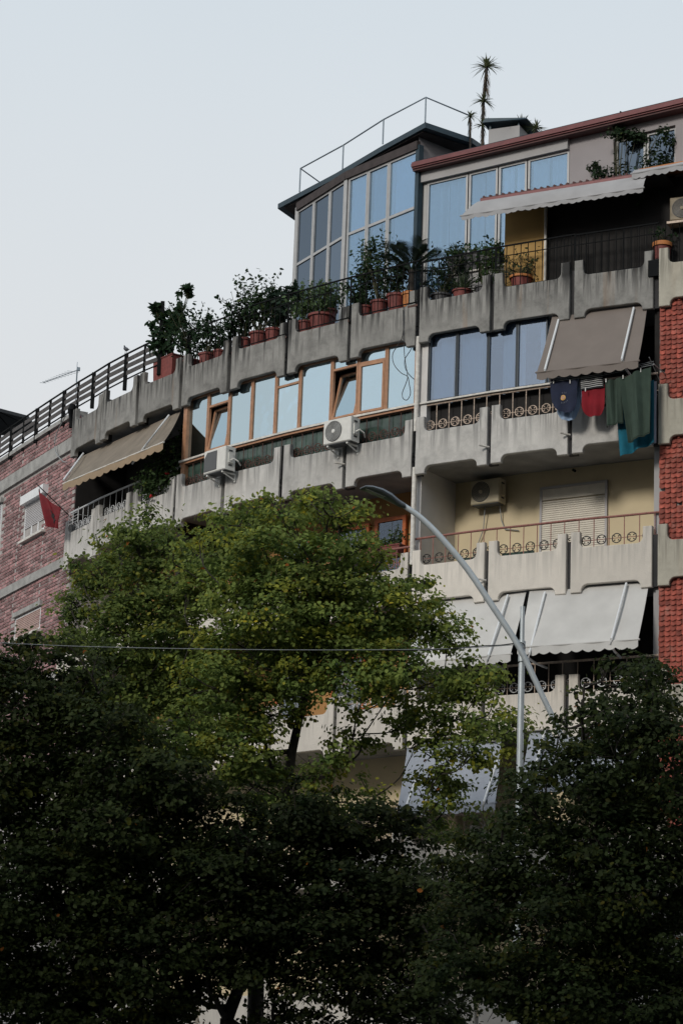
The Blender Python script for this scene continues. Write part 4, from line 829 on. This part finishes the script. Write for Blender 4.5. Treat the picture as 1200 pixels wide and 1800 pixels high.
# palm
p=BAY[4].at(722,503,-.30); p=Vector((p.x,p.y,ZL)); E_=empty('potted_palm',p,'feathery palm in an ochre pot in front of the blue windows','potted palm')
obj('pot',pot_mesh(p,.20,.46),'pot_orange',E_,True); obj('trunk',MB().tube([p+Vector((0,0,.3)),p+Vector((0,0,1.02))],[.08,.06],8),'bark',E_,True)
for i in range(15):
    a=i*2.4+random.random()*.4; e=random.uniform(.25,1.25); d=Vector((math.cos(a)*math.cos(e),math.sin(a)*math.cos(e)*.7,math.sin(e))); o=p+Vector((0,0,1.0)); L=random.uniform(.85,1.2); mb=MB(); pts=[o+d*L*t-Vector((0,0,1))*.38*L*t*t for t in [j/9 for j in range(10)]]
    mb.tube(pts,[.020*(1-j/11) for j in range(10)],4)
    sd_=d.cross(Vector((0,0,1))).normalized()
    for j in range(2,10):
        for sg in (-1,1):
            for h in (0,.5): 
                q=pts[j] if h==0 or j==9 else pts[j].lerp(pts[min(9,j+1)],.5); blade(mb,q,sd_*sg+d*.8+Vector((0,0,.15)),.40*(1.1-abs(j-5)/8),.036,.25,3)
    obj('frond',mb,'blade_dark',E_)
# agave, bay 3 jumble, red pots
p=tp(812,518,3); E_=empty('potted_agave',p,'agave with pale sword leaves in a red pot behind the black bars','potted agave'); obj('pot',pot_mesh(p,.22,.26),'terracotta',E_,True); rosette('leaves',p+Vector((0,0,.28)),46,.62,.05,'blade',E_,.25,.0,1.4)
potted('dark climbing leaves left of the agave behind the black bars',tp(775,520,3,-.5),.2,.3,[((0,0,.45),(.45,.25,.45)),((.35,0,.7),(.25,.2,.3))],DARKG,420,.07,potm='pot_grey',stems=8)
potted('loose green shrub right of the agave behind the black bars',tp(850,505,3,-.5),.18,.3,[((0,0,.35),(.30,.25,.35)),((.1,0,.65),(.2,.2,.3))],GREEN,260,.07,potm='pot_grey',stems=6)
potted('red pot with orange rim and sparse twigs before the ochre wall',tp(915,496,2,-.45),.21,.36,[((0,0,.22),(.32,.2,.24)),((.3,0,.15),(.2,.15,.3)),((-.35,0,.05),(.22,.15,.25))],(.035,.05,.025),170,.06,rimm='pot_orange',stems=9)
p=BAY[1].p(BAY[1].w+.05,-.42,ZL); potted('red pot with orange rim at the gap beside the red tiles',p,.17,.62,[((0,0,.12),(.2,.15,.14))],DARKG,40,.06,rimm='pot_orange',stems=3)
# grey planters on the shelf by the attic window
FS=Fr(node(3,-.95),rnode(3,-.95))
for i,(px,w,lab,bu) in enumerate(((803,.36,'dark grey planter box with a small spiky palm, leftmost on the shelf','palm'),(832,.34,'large grey planter box, second on the shelf','low'),(857,.22,'narrow dark planter, third on the shelf','low'),(876,.22,'rightmost narrow planter on the shelf beside the ochre wall','low'))):
    s=FS.sdz(FS.at(px,425,-.12))[0]; c=FS.p(s,-.12,ZF+1.462); hgt=.36 if w>.3 else .26
    E_=potted(lab,c,.1,hgt,[((0,0,.08),(w*.5,.12,.14))],GREEN,70,.06,potm='pot_grey',box=(FS,w,.26),stems=3)
    if bu=='palm': rosette('leaves',c+Vector((0,0,hgt+.12)),50,.42,.03,'blade_dark',E_,.3,-.1,1.5)
    else: rosette('leaves',c+Vector((0,0,hgt)),26,.26,.025,'blade',E_,.3,.2,1.5)
# red flowering shrub in bay 8, fourth floor
F=BAY[8]; s=F.sdz(F.at(285,870,-.05))[0]; c=F.p(s,-.40,ZR['B']+.43)
potted('leafy green shrub with a few red flowers hanging over the white rail',c,.22,.4,[((-.30,-.25,.55),(.34,.3,.42)),((.0,-.35,.75),(.34,.3,.55)),((.25,-.3,1.15),(.2,.2,.32)),((-.6,-.05,.25),(.28,.22,.28))],(.05,.085,.032),1100,.08,flowers=('petal_red',5),group=None,stems=10,potm='pot_grey')
# flower boxes on the third floor railing of bay 4
F=BAY[4]
for px,lab in ((652,'terracotta flower box, left of the pair by the orange door'),(689,'terracotta flower box, right of the pair by the orange door')):
    s=F.sdz(F.at(px,965,-.3))[0]; c=F.p(s,-.30,ZR['C']+1.36)
    potted(lab,c,.1,.18,[((0,0,.08),(.26,.14,.13)),((.05,0,.2),(.14,.12,.14))],PALEG,140,.055,box=(F,.52,.2),group='flower boxes by the orange door',stems=4)
part('box_shelf',MB().fbox(F,.75,1.72,-.42,-.2,ZR['C']+1.325,ZR['C']+1.355),'rust_dark')
# yuccas on the attic roof
def yucca(label,px,pyb,heads,Y_d,trunk=.05,m='blade_yellow'):
    b=FA.at(px,pyb,Y_d); E_=empty('yucca',(b.x,b.y,ZG+.12),label,'yucca','yuccas growing on the attic roof'); 
    b=Vector((b.x,b.y,ZG+.12)); prev=b; mb=MB(); tops=[]
    for (hx,hy,L,n) in heads:
        q=FA.at(hx,hy,Y_d); tops.append((q,L,n))
    tops_s=sorted(tops,key=lambda t:t[0].z); mb.tube([b]+[t[0] for t in tops_s],[trunk]+[trunk*.8]*len(tops_s),8); obj('trunk',mb,'bark',E_,True)
    for q,L,n in tops:
        rosette('leaves',q,n,L,.035,m,E_,.35,-.35,1.5)
        mb=MB()
        for i in range(int(n*.6)): a=random.random()*6.28; blade(mb,q-Vector((0,0,random.uniform(.02,.55*L/.4))),(math.cos(a)*.35,math.sin(a)*.35,-1),L*.8,.022,.05,4)
        obj('dead_leaves',mb,'dead_leaf',E_)
    return E_
yucca('tall yucca with stacked leaf heads standing against the sky',848,250,[(855,118,.40,80),(849,178,.32,56),(848,222,.30,48)],-1.2,.045)
yucca('short bare yucca just left of the tall one',827,258,[(826,205,.24,30)],-1.1,.026)
yucca('low yellowish yucca tuft beside the dark chimney hood',916,240,[(915,222,.38,60)],-1.0,.03)
yucca('smaller yucca tuft at the roof edge, rightmost of them',942,236,[(942,226,.30,46)],-.9,.025)
# climbing plant around the attic window
c=FB.p(wx0+.55,-.28,wz0-.1); CL=empty('climbing_plant',c,'straggling climber around the attic window under the maroon eaves','climbing plant'); ps=[];ns=[]; mb=MB()
for s,z,rs,rz,n in ((wx0+.15,wz0+.55,.22,.6,330),(wx0+.5,wz1-.05,.5,.14,330),(wx0+1.1,wz0+.7,.42,.5,420),(wx0-.25,wz0+.9,.25,.3,120),(wx0-.45,wz0+1.15,.14,.16,50),(wx0+.15,wz1+.25,.14,.25,90),(wx0+1.35,wz1-.3,.2,.3,120),(wx0+.75,wz0+.2,.3,.3,200)):
    cc=FB.p(s,-.22,z); n=int(n*1.6); p,q=cloud(cc,(rs*1.1,.12,rz*1.1),n,8,.5); ps.append(p); ns.append(q)
    for _ in range(5): e=Vector(p[random.randrange(n)]); s0=FB.p(wx0+random.uniform(.05,.3),-.22,wz0-.3); mb.tube([s0,s0.lerp(e,.5)+Vector((0,0,.1)),e],[.012,.008,.004],5)
ps=np.concatenate(ps); leafobj('foliage',ps,np.concatenate(ns),RNG.uniform(.7,1.2,len(ps))*.06,leafcols(len(ps),(.03,.055,.028),.4,.08),CL,1.4); obj('stems',mb,'stem',CL)
# ------------------------------------------------------------------ laundry on the fourth floor
F1=BAY[1]
def cl(px,py,d): return F1.at(px,py,d)
RK=empty('clothes_rack',cl(1050,690,.3),'metal clothes rack with lines sticking out under the brown grey awning','clothes rack')
for x,y in ((967,672),(1148,640)):
    o=cl(x,y,.62); obj('rack_arm',MB().tube([o,Vector((o.x,o.y,o.z))-F1.n*.75],.012,6),'cable_grey',RK)
for d,dy in ((.60,0),(.46,-3),(.30,-6)):
    a=cl(967,671+dy,d); b=cl(1148,641+dy,d); obj('line',MB().tube([a,a.lerp(b,.5)-Vector((0,0,.05)),b],.005,5),'cable_grey',RK)
obj('corner_strut',MB().tube([cl(1140,628,.62),cl(1158,668,.05)],.010,6),'cable_grey',RK)
def hang(name,label,cor,d,m,fold=.02,nf=3.0,rnd=.0,cat='laundry',slant=0.0):
    TL,TR,BL,BR=[cl(x,y,d) for x,y in cor]; ph=random.random()*6
    def fn(u,v):
        vv=v
        p=TL.lerp(TR,u).lerp(BL.lerp(BR,u),vv); p=p+F1.n*(fold*(.3+v)*math.sin(ph+u*nf*6.28)+.006*math.sin(ph*2+v*9))
        if rnd: p=p+Vector((0,0,rnd*(2*u-1)**4*v**2)); p=p+F1.u*(-(2*u-1)*.05*v**6)
        return p
    o=obj(name,MB().sheet(fn,26,20,.006),m,None,True); tag(o,label,cat,'clothes drying on the rack'); return o,fn
o,_=hang('towel','teal blue towel hanging lowest behind the green trousers',((1080,690),(1149,668),(1090,803),(1150,778)),.36,'cloth_teal',.045,2.2)
hang('cloth','lilac grey cloth strip at the right end of the washing',((1142,672),(1153,670),(1145,782),(1152,778)),.30,'cloth_lilac',.008,1)
# trousers: two legs joined at the waist
TR_=empty('trousers',cl(1105,778,.5),'dark green trousers with both legs hanging from the line','laundry','clothes drying on the rack')
for cor,dd in ((((1061,672),(1092,664),(1065,751),(1094,744)),.52),(((1089,668),(1143,644),(1104,779),(1142,762)),.58)):
    TL,TR,BL,BR=[cl(x,y,dd) for x,y in cor]; ph=random.random()*6
    fn=lambda u,v,TL=TL,TR=TR,BL=BL,BR=BR,ph=ph: TL.lerp(TR,u).lerp(BL.lerp(BR,u),v)+F1.n*(.04*math.sin(ph+u*11+v*1.5)+.02*math.sin(u*23+ph)+.05*math.sin(math.pi*u))
    L_=obj('leg',MB().sheet(fn,20,18,.012),'cloth_green',TR_,True)
    hm=lambda u,v,fn=fn: Vector(fn(u,.93+.05*v))+F1.n*.012
    obj('hem',MB().sheet(hm,20,2,.008),'cloth_green',L_,True)
hang('cloth','pale blue cloth showing below the navy shirt',((984,668),(1026,664),(976,738),(1016,740)),.40,'cloth_blue',.02,2.5,.13)
SH,fn=hang('shirt','navy blue shirt with a round gold print, leftmost of the washing',((966,668),(1014,666),(968,720),(1012,728)),.58,'navy',.024,1.7,.10)
def onsh(u,v): return Vector(fn(u,v))+F1.n*.012
c=onsh(.47,.56); mb=MB().lathe(c,[(.058,-.004),(.058,.004)],18,(F1.u,Vector((0,0,1)),F1.n)); obj('badge_print',mb,'print_gold',SH)
mb=MB().lathe(c+F1.n*.006,[(.038,0),(.038,.002)],18,(F1.u,Vector((0,0,1)),F1.n)); obj('badge_centre',mb,'wood_frame',SH)
mb=MB()
for i in range(8):
    a=math.radians(152-124*i/7); q=c+F1.u*.135*math.cos(a)+Vector((0,0,.02+.085*math.sin(a)))+F1.n*.004; mb.bar(q-Vector((0,0,.018)),q+Vector((0,0,.018)),.011,.004)
for i in range(9):
    a=math.radians(205+130*i/8); q=c+F1.u*.125*math.cos(a)+Vector((0,0,.0+.115*math.sin(a)))+F1.n*.004; mb.bar(q-Vector((0,0,.014)),q+Vector((0,0,.014)),.010,.004)
tag(obj('worn_print',mb,'print_white',SH),kind='stuff')
hang('shirt','red shirt hanging upside down with its neckline at the bottom',((1022,684),(1062,676),(1022,733),(1062,730)),.50,'cloth_red',.026,1.8,.10)
o,fn=hang('shirt','black shirt with thin white stripes above the red one',((1017,652),(1060,645),(1019,686),(1060,680)),.54,'cloth_black',.008,1.5)
for i in range(7):
    v=.32+i*.095; st=lambda u,w,v=v: Vector(fn(.05+.9*u,v+.028*w))+F1.n*.007
    obj('stripe',MB().sheet(st,16,1,.003),'cloth_stripe',o)
for x,y,lb in ((972,670,'pale peg at the left shoulder of the navy shirt'),(1001,670,'pale peg on the right half of the navy shirt'),(1028,684,'pale peg on the top edge of the red shirt'),(1064,668,'pale peg at the left end of the green trousers'),(1094,662,'pale peg between the two trouser legs'),(1125,650,'pale peg on the wide right trouser leg')):
    p=cl(x,y,.62); tag(obj('clothes_peg',MB().bar(p-Vector((0,0,.05)),p+Vector((0,0,.03)),.014,.02),'white_paint'),lb,'peg','pegs on the washing line')
# ------------------------------------------------------------------ flag, rack, aerial, pigeon, parasol
F=BAY[11]; d=.55
tip=F.at(70,858,d); a=F.at(112,900,.35); b=F.at(107,930,.35); c=F.at(86,926,d)
FL=empty('flag',c,'red flag with a black emblem drooping from the balcony corner by the brick wall','flag'); ph=1.0
def ff(u,v): 
    p=tip.lerp(a,u).lerp(c.lerp(b,u),v); return p+F.n*(.07*math.sin(u*7+v*2)+.04*math.sin(u*15))+Vector((0,0,-.06*math.sin(math.pi*u)*(1-v)))
obj('cloth',MB().sheet(ff,30,20,.006),'flag_red',FL,True)
mb=MB(); E2=[(.30,.62),(.36,.50),(.33,.40),(.40,.44),(.45,.52),(.52,.42),(.56,.50),(.50,.60),(.60,.66),(.52,.74),(.55,.84),(.47,.80),(.42,.92),(.38,.80),(.30,.84),(.34,.72)]
mb.v+=[tuple(ff(u,v)+F.n*.02) for u,v in E2]; mb.f.append(tuple(range(len(E2)))); mb.v+=[tuple(ff(u,v)+F.n*.012) for u,v in E2]; n=len(E2); mb.f.append(tuple(range(n,2*n))); mb.f+=[(j,(j+1)%n,n+(j+1)%n,n+j) for j in range(n)]
obj('emblem',mb,'flag_black',FL)
obj('flagpole',MB().tube([F.at(64,850,d+.05),F.at(128,912,.0)],.014,8),'metal_dark',FL,True)
F=BAY[10]; g=F.at(130,908,.12); DR=empty('drying_rack',g,'small white wire rack hooked on the balcony corner beside the flag','drying rack'); Fq=F
for i in range(5): z=g.z-.16+i*.08; obj('wire',MB().tube([Vector((g.x,g.y,z))-F.u*.28,Vector((g.x,g.y,z))+F.u*.28],.007,5),'rail_white',DR)
for s in (-.28,-.05,.28): obj('wire',MB().tube([Vector((g.x,g.y,g.z-.2))+F.u*s,Vector((g.x,g.y,g.z+.2))+F.u*s],.007,5),'rail_white',DR)
for s in (-.28,.28): obj('hook',MB().tube([Vector((g.x,g.y,g.z))+F.u*s,Vector((g.x,g.y,g.z))+F.u*s-F.n*.28],.007,5),'rail_white',DR)
# roof aerial
A0=BAY[11].at(137,692,-2.5); top=BAY[11].at(137,645,-2.5); b0=BAY[11].at(76,673,-2.5); b1=BAY[11].at(140,649,-2.5); A0=Vector((top.x,top.y,21.45))
AN=empty('tv_aerial',A0,'thin television aerial on a mast above the slat fence','aerial'); obj('mast',MB().tube([A0,top],.014,6),'antenna',AN,True); obj('boom',MB().tube([b0,b1],.010,6),'antenna',AN,True)
dirb=(b1-b0).normalized(); cr=Vector((0,0,1)).cross(dirb).normalized()
for i in range(11):
    q=b0.lerp(b1,i/12); h=.10+.008*i; obj('element',MB().tube([q-cr*h-Vector((0,0,.012)),q+cr*h+Vector((0,0,.012))],.006,5),'antenna',AN)
for s in (1,-1): 
    q=b0.lerp(b1,.93); obj('reflector',MB().tube([q,q-dirb*.25+Vector((0,0,.30*s))+cr*.1],.008,5),'antenna',AN)
obj('junction_box',MB().box(b1.x-.06,b1.x+.02,b1.y-.03,b1.y+.03,b1.z-.05,b1.z+.05),'antenna',AN)
# pigeon on the fence rail: one skinned surface
pg=hit(222,619,BAY[9].p(0,-.14,0),BAY[9].a); pz=zf+.018; pg=Vector((pg.x,pg.y,pz))
def bird():
    u=BAY[9].u; up=Vector((0,0,1)); sec=[(.17,.075,.012,.004),(.11,.085,.022,.012),(.05,.105,.045,.040),(-.01,.125,.058,.055),(-.06,.150,.050,.050),(-.085,.185,.030,.032),(-.095,.215,.026,.027),(-.11,.232,.022,.022),(-.135,.232,.006,.006)]
    mb=MB(); n=12; sd_=BAY[9].n
    for x,z,ry,rz in sec: mb.v+=[tuple(pg+u*x+up*z+sd_*ry*math.cos(2*math.pi*j/n)+up*rz*math.sin(2*math.pi*j/n)) for j in range(n)]
    for i in range(len(sec)-1): mb.f+=[(i*n+j,i*n+(j+1)%n,(i+1)*n+(j+1)%n,(i+1)*n+j) for j in range(n)]
    mb.f+=[tuple(range(n)),tuple((len(sec)-1)*n+j for j in range(n))]
    for s in (-1,1):
        p=pg+sd_*.02*s-u*.01; mb.tube([p+up*.08,p,p-u*.03],.005,5)
    return mb
tag(obj('pigeon',bird(),'pigeon',None,True),'grey pigeon perched on the rail of the slat fence','pigeon')
# dark parasol at the far left
pc=BAY[13].at(-12,716,-2.2); PA=empty('parasol',(pc.x,pc.y,21.4),'big dark parasol open above the roof terrace at the far left','parasol'); mb=MB(); n=8; zr=pc.z-.42; R=1.35
k=0; mb.v.append((pc.x,pc.y,pc.z)); 
for i in range(n): a=2*math.pi*i/n+.3; mb.v.append((pc.x+R*math.cos(a),pc.y+R*math.sin(a),zr))
mb.v.append((pc.x,pc.y,pc.z-.03))
for i in range(n): a=2*math.pi*i/n+.3; mb.v.append((pc.x+R*math.cos(a),pc.y+R*math.sin(a),zr-.10))
for i in range(n): j=(i+1)%n; mb.f+=[(0,1+i,1+j),(n+1,n+2+j,n+2+i),(1+i,n+2+i,n+2+j,1+j)]
obj('canopy',mb,'parasol',PA)
for i in range(n): a=2*math.pi*i/n+.3; obj('rib',MB().tube([(pc.x,pc.y,pc.z-.06),(pc.x+R*.96*math.cos(a),pc.y+R*.96*math.sin(a),zr-.06)],.012,5),'metal_dark',PA)
obj('pole',MB().tube([(pc.x,pc.y,21.42),(pc.x,pc.y,pc.z-.04)],.025,8),'metal_dark',PA,True)
# loose black cable looping in front of the wooden windows
F=BAY[4]; pts=[(709,538),(708,585),(700,605),(690,622),(692,640),(704,655),(716,662),(719,676),(721,692),(715,703),(708,700),(707,690),(713,674),(716,660),(711,628),(709,590),(708,545)]
P3=[F.at(x,y,.03 if y<600 else .03+.0*i) for i,(x,y) in enumerate(pts)]
def smooth(P,n=5):
    out=[]
    for i in range(len(P)-1):
        p0,p1,p2,p3=P[max(i-1,0)],P[i],P[i+1],P[min(i+2,len(P)-1)]
        for j in range(n): t=j/n; out.append(.5*((2*p1)+(p2-p0)*t+(2*p0-5*p1+4*p2-p3)*t*t+(3*p1-p0-3*p2+p3)*t**3))
    return out+[P[-1]]
tag(obj('loose_cable',MB().tube(smooth(P3),.009,5),'cable_black',None,True),'loose black cable looping in front of the right wooden window','cable')
P3=[BAY[11].at(x,y,-.02) for x,y in ((121,722),(101,760),(97,790),(110,810),(118,812))]
tag(obj('loose_cable',MB().tube(smooth(P3),.014,6),'cable_grey',None,True),'grey cable hanging over the top of the brick wall','cable')
part('pipe_hood',MB().tube([BAY[11].p(1.70,-.08,ZBT+.25),BAY[11].p(1.72,-.02,ZBT+.12),BAY[11].p(1.74,-.05,ZBT-.35)],[.10,.09,.07],10),'metal_dark',BRK,True)
# ------------------------------------------------------------------ street lamp and overhead cables
YL=42.0; pt=hity(918,1066,YL); LP=empty('street_lamp',(pt.x,YL,.14),'pale grey street lamp post with a long slanting arm and flat lamp head','street lamp')
ck=hity(914,1140,YL).z
obj('pole',MB().tube([(pt.x,YL,.14),(pt.x,YL,5),(pt.x,YL,ck-.25)],[.085,.065,.052],14),'lamp_paint',LP,True)
obj('pole_top',MB().tube([(pt.x,YL,ck-.25),(pt.x,YL,pt.z)],.038,14),'lamp_paint',LP,True)
obj('collar',MB().tube([(pt.x,YL,ck-.22),(pt.x,YL,ck+.12)],.060,14),'lamp_paint',LP,True)
ap=smooth([hity(x,y,YL-.10) for x,y in ((992,1305),(945,1207),(912,1138),(868,1070),(820,999),(772,942),(738,909),(708,888))],4)
obj('arm',MB().tube(ap,[.043+.010*math.sin(math.pi*min(1,i/len(ap))) for i in range(len(ap))],12),'lamp_paint',LP,True)
hx=[(712,890,.05,.05),(701,885,.11,.065),(688,876,.19,.075),(672,868,.24,.07),(655,862,.23,.055),(642,859,.16,.036),(632,860,.04,.014)]
mb=MB(); n=14; HP=[(hity(x,y,YL-.12),w,h) for x,y,w,h in hx]
for p,w,h in HP: mb.v+=[tuple(p+Vector((0,w*math.cos(2*math.pi*j/n),(h if math.sin(2*math.pi*j/n)>0 else h*.8)*math.sin(2*math.pi*j/n)))) for j in range(n)]
for i in range(len(HP)-1): mb.f+=[(i*n+j,i*n+(j+1)%n,(i+1)*n+(j+1)%n,(i+1)*n+j) for j in range(n)]
mb.f+=[tuple(range(n)),tuple((len(HP)-1)*n+j for j in range(n))]
obj('lamp_head',mb,'lamp_head',LP,True)
q0,q1=HP[2][0]-Vector((0,0,.035)),HP[5][0]-Vector((0,0,.02)); obj('lamp_lens',MB().bar(q0,q1,.2,.014),'lens',LP)
def cable(name,label,px,r,m,sag=None):
    tag(obj(name,MB().tube(smooth([hity(x,y,Y) for x,y,Y in px],6),r,6),m,None,True),label,'cable')
cable('overhead_cable','thin pale cable strung across the trees to the lamp post',[(-260,1118,39.5),(0,1130,40.3),(170,1137,40.8),(450,1142,41.2),(690,1142,41.6),(820,1139,41.8),(908,1133,41.93)],.006,'cable_grey')
cable('overhead_cable','short dark twisted cable tied to the lamp post collar',[(690,1143,41.55),(770,1142,41.7),(838,1136,41.85),(880,1134,41.9),(916,1130,41.9),(922,1140,41.88)],.010,'cable_black')
# ------------------------------------------------------------------ street trees (limes)
def tree(label,Y,trunk_px,lobes,dens,leaf,base,depth=1.7,yellow=.12,brown=.01,trunk_r=.16,name='lime_tree',lift_y=0.0):
    """lobes: (x, y, r) seen from the street; every lobe gets its own distance inside the crown"""
    sc=Y/FPX; t0=hity(trunk_px[0],trunk_px[1],Y); E_=empty(name,(t0.x,Y,.14),label,'tree')
    top=min(l[1] for l in lobes); L3=[]
    for (x,y,r) in lobes:
        n=2 if r>55 else 1
        for j in range(n):
            dy=random.uniform(-depth,depth)*.8 if n==1 else (-1 if j==0 else 1)*random.uniform(.25,.9)*depth
            c=hity(x+random.uniform(-.12,.12)*r*(j>0),y+random.uniform(-.12,.12)*r*(j>0),Y+dy); L3.append((c,r*sc*(1 if j==0 else .95)))
    for (x,y,r) in lobes:                                  # loose sprays around the outline
        if r>=30:
            for _ in range(3):
                a=random.uniform(-.3,math.pi+.3); f=random.uniform(.95,1.22); L3.append((hity(x+math.cos(a)*r*f,y-math.sin(a)*r*f,Y+random.uniform(-.8,.8)*depth),random.uniform(10,18)*sc))
    ps=[];ns=[];cs=[]; zt=max(c.z for c,_ in L3); zb=min(c.z for c,_ in L3)
    for c,r in L3:
        n=int(dens*r*r); m=max(4,int(n/75))
        d=RNG.normal(size=(m,3)); d/=np.linalg.norm(d,axis=1,keepdims=True); q=d*(RNG.uniform(.25,1,(m,1))**.45)*RNG.uniform(.72,1.12,(m,1))
        cid=RNG.integers(0,m,n); cr=RNG.uniform(.10,.24,m)/max(r,.2)
        jit=RNG.normal(size=(n,3))*cr[cid][:,None]*np.array([1,1,.42]); p=q[cid]+jit
        pos=np.array(c)+p*r*np.array([1,1,.92]); nr=p*.6+np.array([0,-.15,.75])+RNG.normal(size=(n,3))*.5
        ps.append(pos); ns.append(nr)
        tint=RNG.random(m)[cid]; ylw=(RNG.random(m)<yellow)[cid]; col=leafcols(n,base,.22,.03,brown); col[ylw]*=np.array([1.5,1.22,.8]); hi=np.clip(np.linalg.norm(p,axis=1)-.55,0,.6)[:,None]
        col*=(.72+.6*tint[:,None]); col*=1+hi*np.array([.9,.45,.1]); cs.append(col)     # outer leaves are paler
    ps=np.concatenate(ps); ns=np.concatenate(ns); cs=np.concatenate(cs)
    leafobj('crown',ps,ns,RNG.uniform(.65,1.2,len(ps))*leaf,cs,E_,1.12)
    # trunk and limbs
    mb=MB(); fork=t0.z; tr=[Vector((t0.x,Y,.14)),Vector((t0.x+.05,Y,fork*.5)),Vector((t0.x-.03,Y,fork))]; 
    obj('trunk',MB().tube(smooth(tr,4),[trunk_r*(1.15-.4*i/8) for i in range(9)],10),'bark',E_,True)
    lead=[tr[-1]]; tz=zt-.6; cx=np.mean([c.x for c,_ in L3]); N=5
    for i in range(1,N+1): lead.append(Vector((t0.x+(cx-t0.x)*i/N+random.uniform(-.12,.12),Y+random.uniform(-.15,.15),fork+(tz-fork)*i/N)))
    ls=smooth(lead,3); obj('leader',MB().tube(ls,[max(.015,trunk_r*.75*(1-i/len(ls))) for i in range(len(ls))],8),'bark',E_,True)
    hubs=[(p,trunk_r*.55*(1-.8*i/len(ls))) for i,p in enumerate(ls)]
    for c,r in sorted(L3,key=lambda q:min((q[0]-p).length for p in ls)):
        b,rb=min(hubs,key=lambda h:(h[0]-c).length+2.2*max(0,h[0].z-c.z+.15)); r0=max(.014,rb*.8)
        m1=b.lerp(c,.5)+Vector((random.uniform(-.12,.12),random.uniform(-.1,.1),-.10)); pts=smooth([b,m1,c],4)
        mb=MB().tube(pts,[max(.008,r0*(1-.55*i/len(pts))) for i in range(len(pts))],6); hubs.append((c,r0*.5))
        for _ in range(6 if r>.3 else 2):
            a=RNG.normal(size=3); a/=np.linalg.norm(a); e=c+Vector(a)*r*random.uniform(.8,1.1); s0=pts[random.randrange(len(pts)//2,len(pts))]
            mb.tube([s0,s0.lerp(e,.5)+Vector((0,0,.05)),e],[.010,.007,.003],5)
        obj('limb',mb,'bark',E_,True)
    return E_
T2=[(432,893,17),(528,882,15),(545,873,12),(634,889,14),(612,918,18),(480,885,14),(385,905,20),(760,1075,16),(400,940,42),(440,925,48),(500,905,42),(540,900,36),(585,925,45),(630,915,26),(608,965,42),(655,1020,38),(712,1048,30),(470,985,75),(550,990,80),(620,1030,75),(400,1030,70),(350,985,50),(340,1060,55),(480,1080,90),(570,1090,90),(660,1090,70),(720,1085,55),(780,1120,45),(805,1098,22),(430,1140,85),(530,1180,80),(620,1180,75),(700,1170,60),(770,1195,50),(830,1200,42),(850,1185,25),
    (380,1210,75),(450,1240,70),(330,1290,70),(420,1310,60),(640,1290,32),(720,1260,55),(790,1270,55),(850,1270,40),(880,1290,42),(830,1330,40),(770,1330,40),(905,1265,26),(560,1350,45),(450,1380,70),(520,1430,60),(600,1410,50),(640,1450,70),(560,1490,80),(700,1480,55),(760,1450,40),(440,1480,80),(800,1400,45),(750,1380,35)]
T1=[(258,898,14),(215,945,18),(292,940,16),(150,1030,18),(255,912,26),(240,945,42),(205,985,45),(265,985,55),(300,965,40),(175,1020,42),(230,1040,65),(300,1050,60),(140,1060,38),(150,1110,55),(220,1120,75),(300,1130,70),(110,1085,26),(100,1140,40),(190,1190,75),(280,1210,75),(240,1280,75),(330,1200,60)]
T4=[(60,1130,24),(20,1180,50),(75,1175,50),(130,1180,45),(30,1250,70),(110,1250,70),(180,1280,70),(-30,1200,60),(40,1340,85),(130,1350,85),(220,1360,80),(300,1370,70),(10,1440,85),(100,1460,90),(200,1460,90),(290,1470,85),(-40,1380,80),(50,1560,95),(160,1570,95),(260,1570,90),(360,1540,75),(30,1670,100),(140,1680,100),(250,1680,90),(340,1640,70),(60,1780,100),(180,1790,100),(280,1780,70),(-60,1560,90),(-60,1700,90)]
T3=[(1130,1160,12),(1100,1170,13),(1165,1180,14),(1020,1255,14),(1128,1180,28),(1085,1205,35),(1150,1215,45),(1040,1240,34),(1180,1250,40),(1110,1265,60),(1030,1290,45),(1180,1310,60),(1080,1330,70),(990,1330,40),(960,1370,45),(1040,1390,70),(1140,1390,75),(1210,1390,70),(920,1400,35),(900,1440,50),(970,1450,70),(1070,1470,80),(1170,1490,85),(850,1480,40),(810,1500,38),(900,1520,70),(1000,1550,85),(1100,1570,90),(1210,1570,80),(800,1560,50),(860,1610,75),(960,1640,90),(1070,1670,95),(1180,1680,95),(790,1640,50),(800,1710,65),(900,1730,85),(1010,1760,95),(1120,1780,95),(1220,1760,80)]
T5=[(360,1430,50),(420,1550,75),(510,1570,75),(600,1560,75),(680,1570,65),(740,1550,50),(460,1640,75),(560,1650,75),(650,1650,70),(730,1640,60),(370,1690,60),(450,1710,60),(560,1740,55),(640,1740,65),(720,1730,60),(680,1800,50),(590,1810,50),(330,1740,40),(480,1800,45),(760,1790,60)]
T5+=[l for l in T2 if l[1]>1425 and l[0]<720]; T2=[l for l in T2 if not (l[1]>1425 and l[0]<720)]  # low centre lobes take the darker leaves: shade put into colour
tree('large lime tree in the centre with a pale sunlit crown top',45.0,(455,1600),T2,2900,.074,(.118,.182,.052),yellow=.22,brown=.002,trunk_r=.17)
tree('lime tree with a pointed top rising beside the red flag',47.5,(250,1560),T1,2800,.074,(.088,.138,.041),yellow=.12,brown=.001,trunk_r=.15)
tree('broad dark lime tree filling the lower left corner',43.0,(150,1700),T4,2900,.080,(.026,.043,.015),depth=1.9,yellow=.05,brown=.0005,trunk_r=.17)  # dark leaf tones here and in the next two: shade painted in
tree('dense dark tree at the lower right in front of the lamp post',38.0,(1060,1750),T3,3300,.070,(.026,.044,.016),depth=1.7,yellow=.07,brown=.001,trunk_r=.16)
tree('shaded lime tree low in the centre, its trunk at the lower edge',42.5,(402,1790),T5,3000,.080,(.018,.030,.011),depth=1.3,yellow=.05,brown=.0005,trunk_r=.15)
